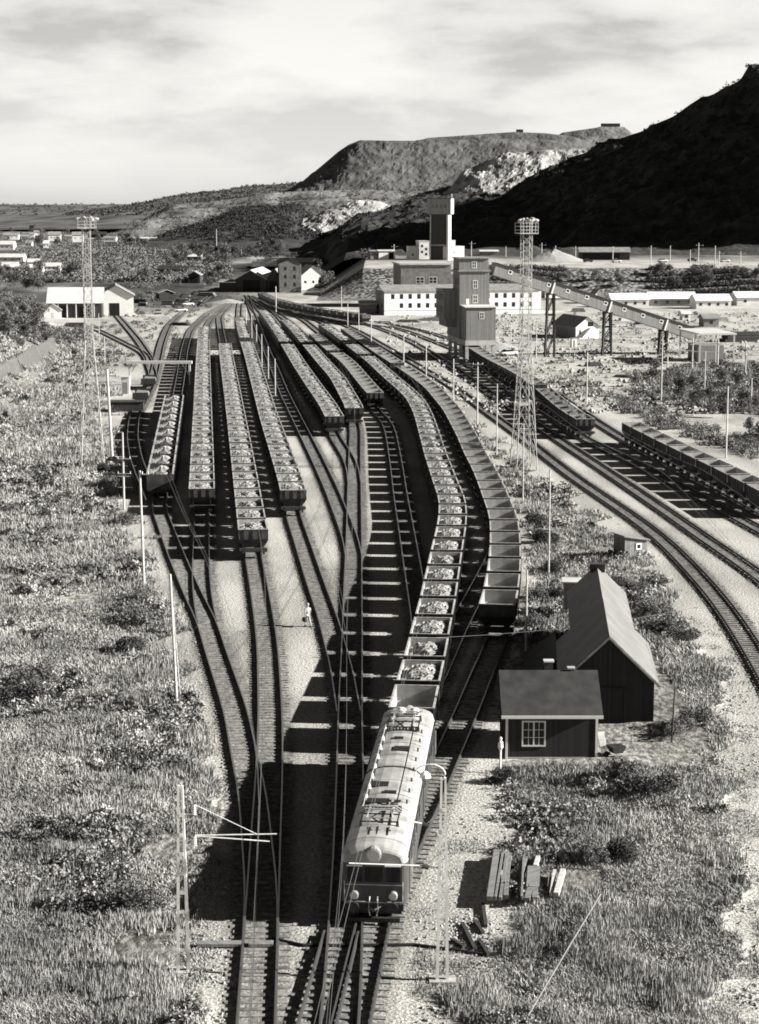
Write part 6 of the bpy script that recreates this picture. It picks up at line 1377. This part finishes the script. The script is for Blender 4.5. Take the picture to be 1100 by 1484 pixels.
mo = bpy.data.objects['mine_mountain'].data; co = np.empty(len(mo.vertices)*3, np.float32); mo.vertices.foreach_get('co', co); co = co.reshape(-1, 3)
k = (co[:, 2] > 14) & (co[:, 0] < 480) & (co[:, 1] < 1600); co = co[k]; co = co[rng.choice(len(co), 5200)]+rng.normal(0, 1.6, (5200, 3))*np.array([1, 1, .2])
def vmass(name, src, n, label, npq, r_, sz_, m_, zmin=8, xmax=480):
    md = bpy.data.objects[src].data; cv_ = np.empty(len(md.vertices)*3, np.float32); md.vertices.foreach_get('co', cv_); cv_ = cv_.reshape(-1, 3); cv_ = cv_[(cv_[:, 2] > zmin) & (cv_[:, 0] < xmax)]
    far_mass(name, label, cv_[rng.choice(len(cv_), n)]+rng.normal(0, 2.5, (n, 3))*np.array([1, 1, .1]), npq, r_, sz_, m_)
vmass('bench_scrub', 'dark_bench', 2600, 'dark scrub on the benches left of the pale outcrop', 14, 2.6, .8, 'leaf_m')
vmass('moor_scrub', 'upper_moor', 5000, 'scattered scrub of the upper moor', 10, 3, 1.5, 'leaf_d', 20, 300)
vmass('hillside_scrub', 'benched_hillside', 1500, 'thin scrub on the benched hillside', 10, 2.6, .9, 'leaf_d')
vmass('plain_scrub', 'distant_hills', 2500, 'dark scrub on the distant skyline hills', 10, 4, 2.0, 'leaf_d', 8, 200)
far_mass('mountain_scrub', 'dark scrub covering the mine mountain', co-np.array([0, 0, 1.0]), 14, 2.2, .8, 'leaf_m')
R_ = rays(rng.uniform(125, 345, 1500), rng.uniform(424, 540, 1500)); k = (fbm(R_[:, 0], R_[:, 1], 9, 12) > .5)
for tr_ in T.values(): k &= ~((R_[:, 1] > tr_.Y[0]) & (R_[:, 1] < tr_.Y[-1]) & (np.abs(np.interp(R_[:, 1], tr_.Y, tr_.X)-R_[:, 0]) < 2.2))
far_mass('yard_weeds', 'dark weeds on the open dirt before the left workshop', R_[k], 26, 1.0, .2, 'leaf_d')
# loose stones
def stones(name, label, X, Y, s0, s1, mat_):
    n = len(X); r = np.exp(rng.uniform(math.log(s0), math.log(s1), n)); Z = height(X, Y)+r*.2
    oc = np.array([(1, 0, 0), (0, 1, 0), (-1, 0, 0), (0, -1, 0), (0, 0, 1), (0, 0, -1)], float)[None]*rng.uniform(.6, 1.3, (n, 6, 1)); an = rng.uniform(0, 6.28, n); c, s = np.cos(an)[:, None], np.sin(an)[:, None]
    x = oc[:, :, 0]*c-oc[:, :, 1]*s; y = oc[:, :, 0]*s+oc[:, :, 1]*c; V_ = np.stack([X[:, None]+x*r[:, None], Y[:, None]+y*r[:, None], Z[:, None]+oc[:, :, 2]*r[:, None]*.7], -1).reshape(-1, 3)
    fo_ = np.array([(0, 1, 4), (1, 2, 4), (2, 3, 4), (3, 0, 4), (1, 0, 5), (2, 1, 5), (3, 2, 5), (0, 3, 5)]); f = (np.arange(n)[:, None, None]*6+fo_[None]).reshape(-1, 3)
    tag(npmesh(name, V_, f, M[mat_]), label, 'stones', kind='stuff')
A_ = [spx(800, 600, 1180, 745, 1484, .5), spx(500, 640, 1330, 715, 1375, .3), spx(2200, 1040, 900, 1100, 1484, .5), spx(900, 268, 1100, 330, 1484, .5), spx(900, 230, 800, 290, 1100, .55), spx(1800, 735, 640, 960, 860, .55), spx(700, 990, 980, 1065, 1150, .4)]
stones('loose_stones', 'loose stones strewn on the gravel margins', np.concatenate([a[0] for a in A_]), np.concatenate([a[1] for a in A_]), .03, .13, 'stone')
X, Y = spx(6500, 560, 455, 1100, 600, .5, 4); k = VEG(X, Y) < .5; stones('ground_clutter', 'small rubble and clutter over the open ground on the right', X[k], Y[k], .2, .7, 'stone')
X, Y = spx(900, 700, 455, 1100, 600, .55, 14); k = VEG(X, Y) < .5; far_mass('weeds', 'weed patches on the open ground on the right', np.stack([X[k], Y[k], 0*X[k]], -1), 22, 1.2, .28, 'leaf_d')
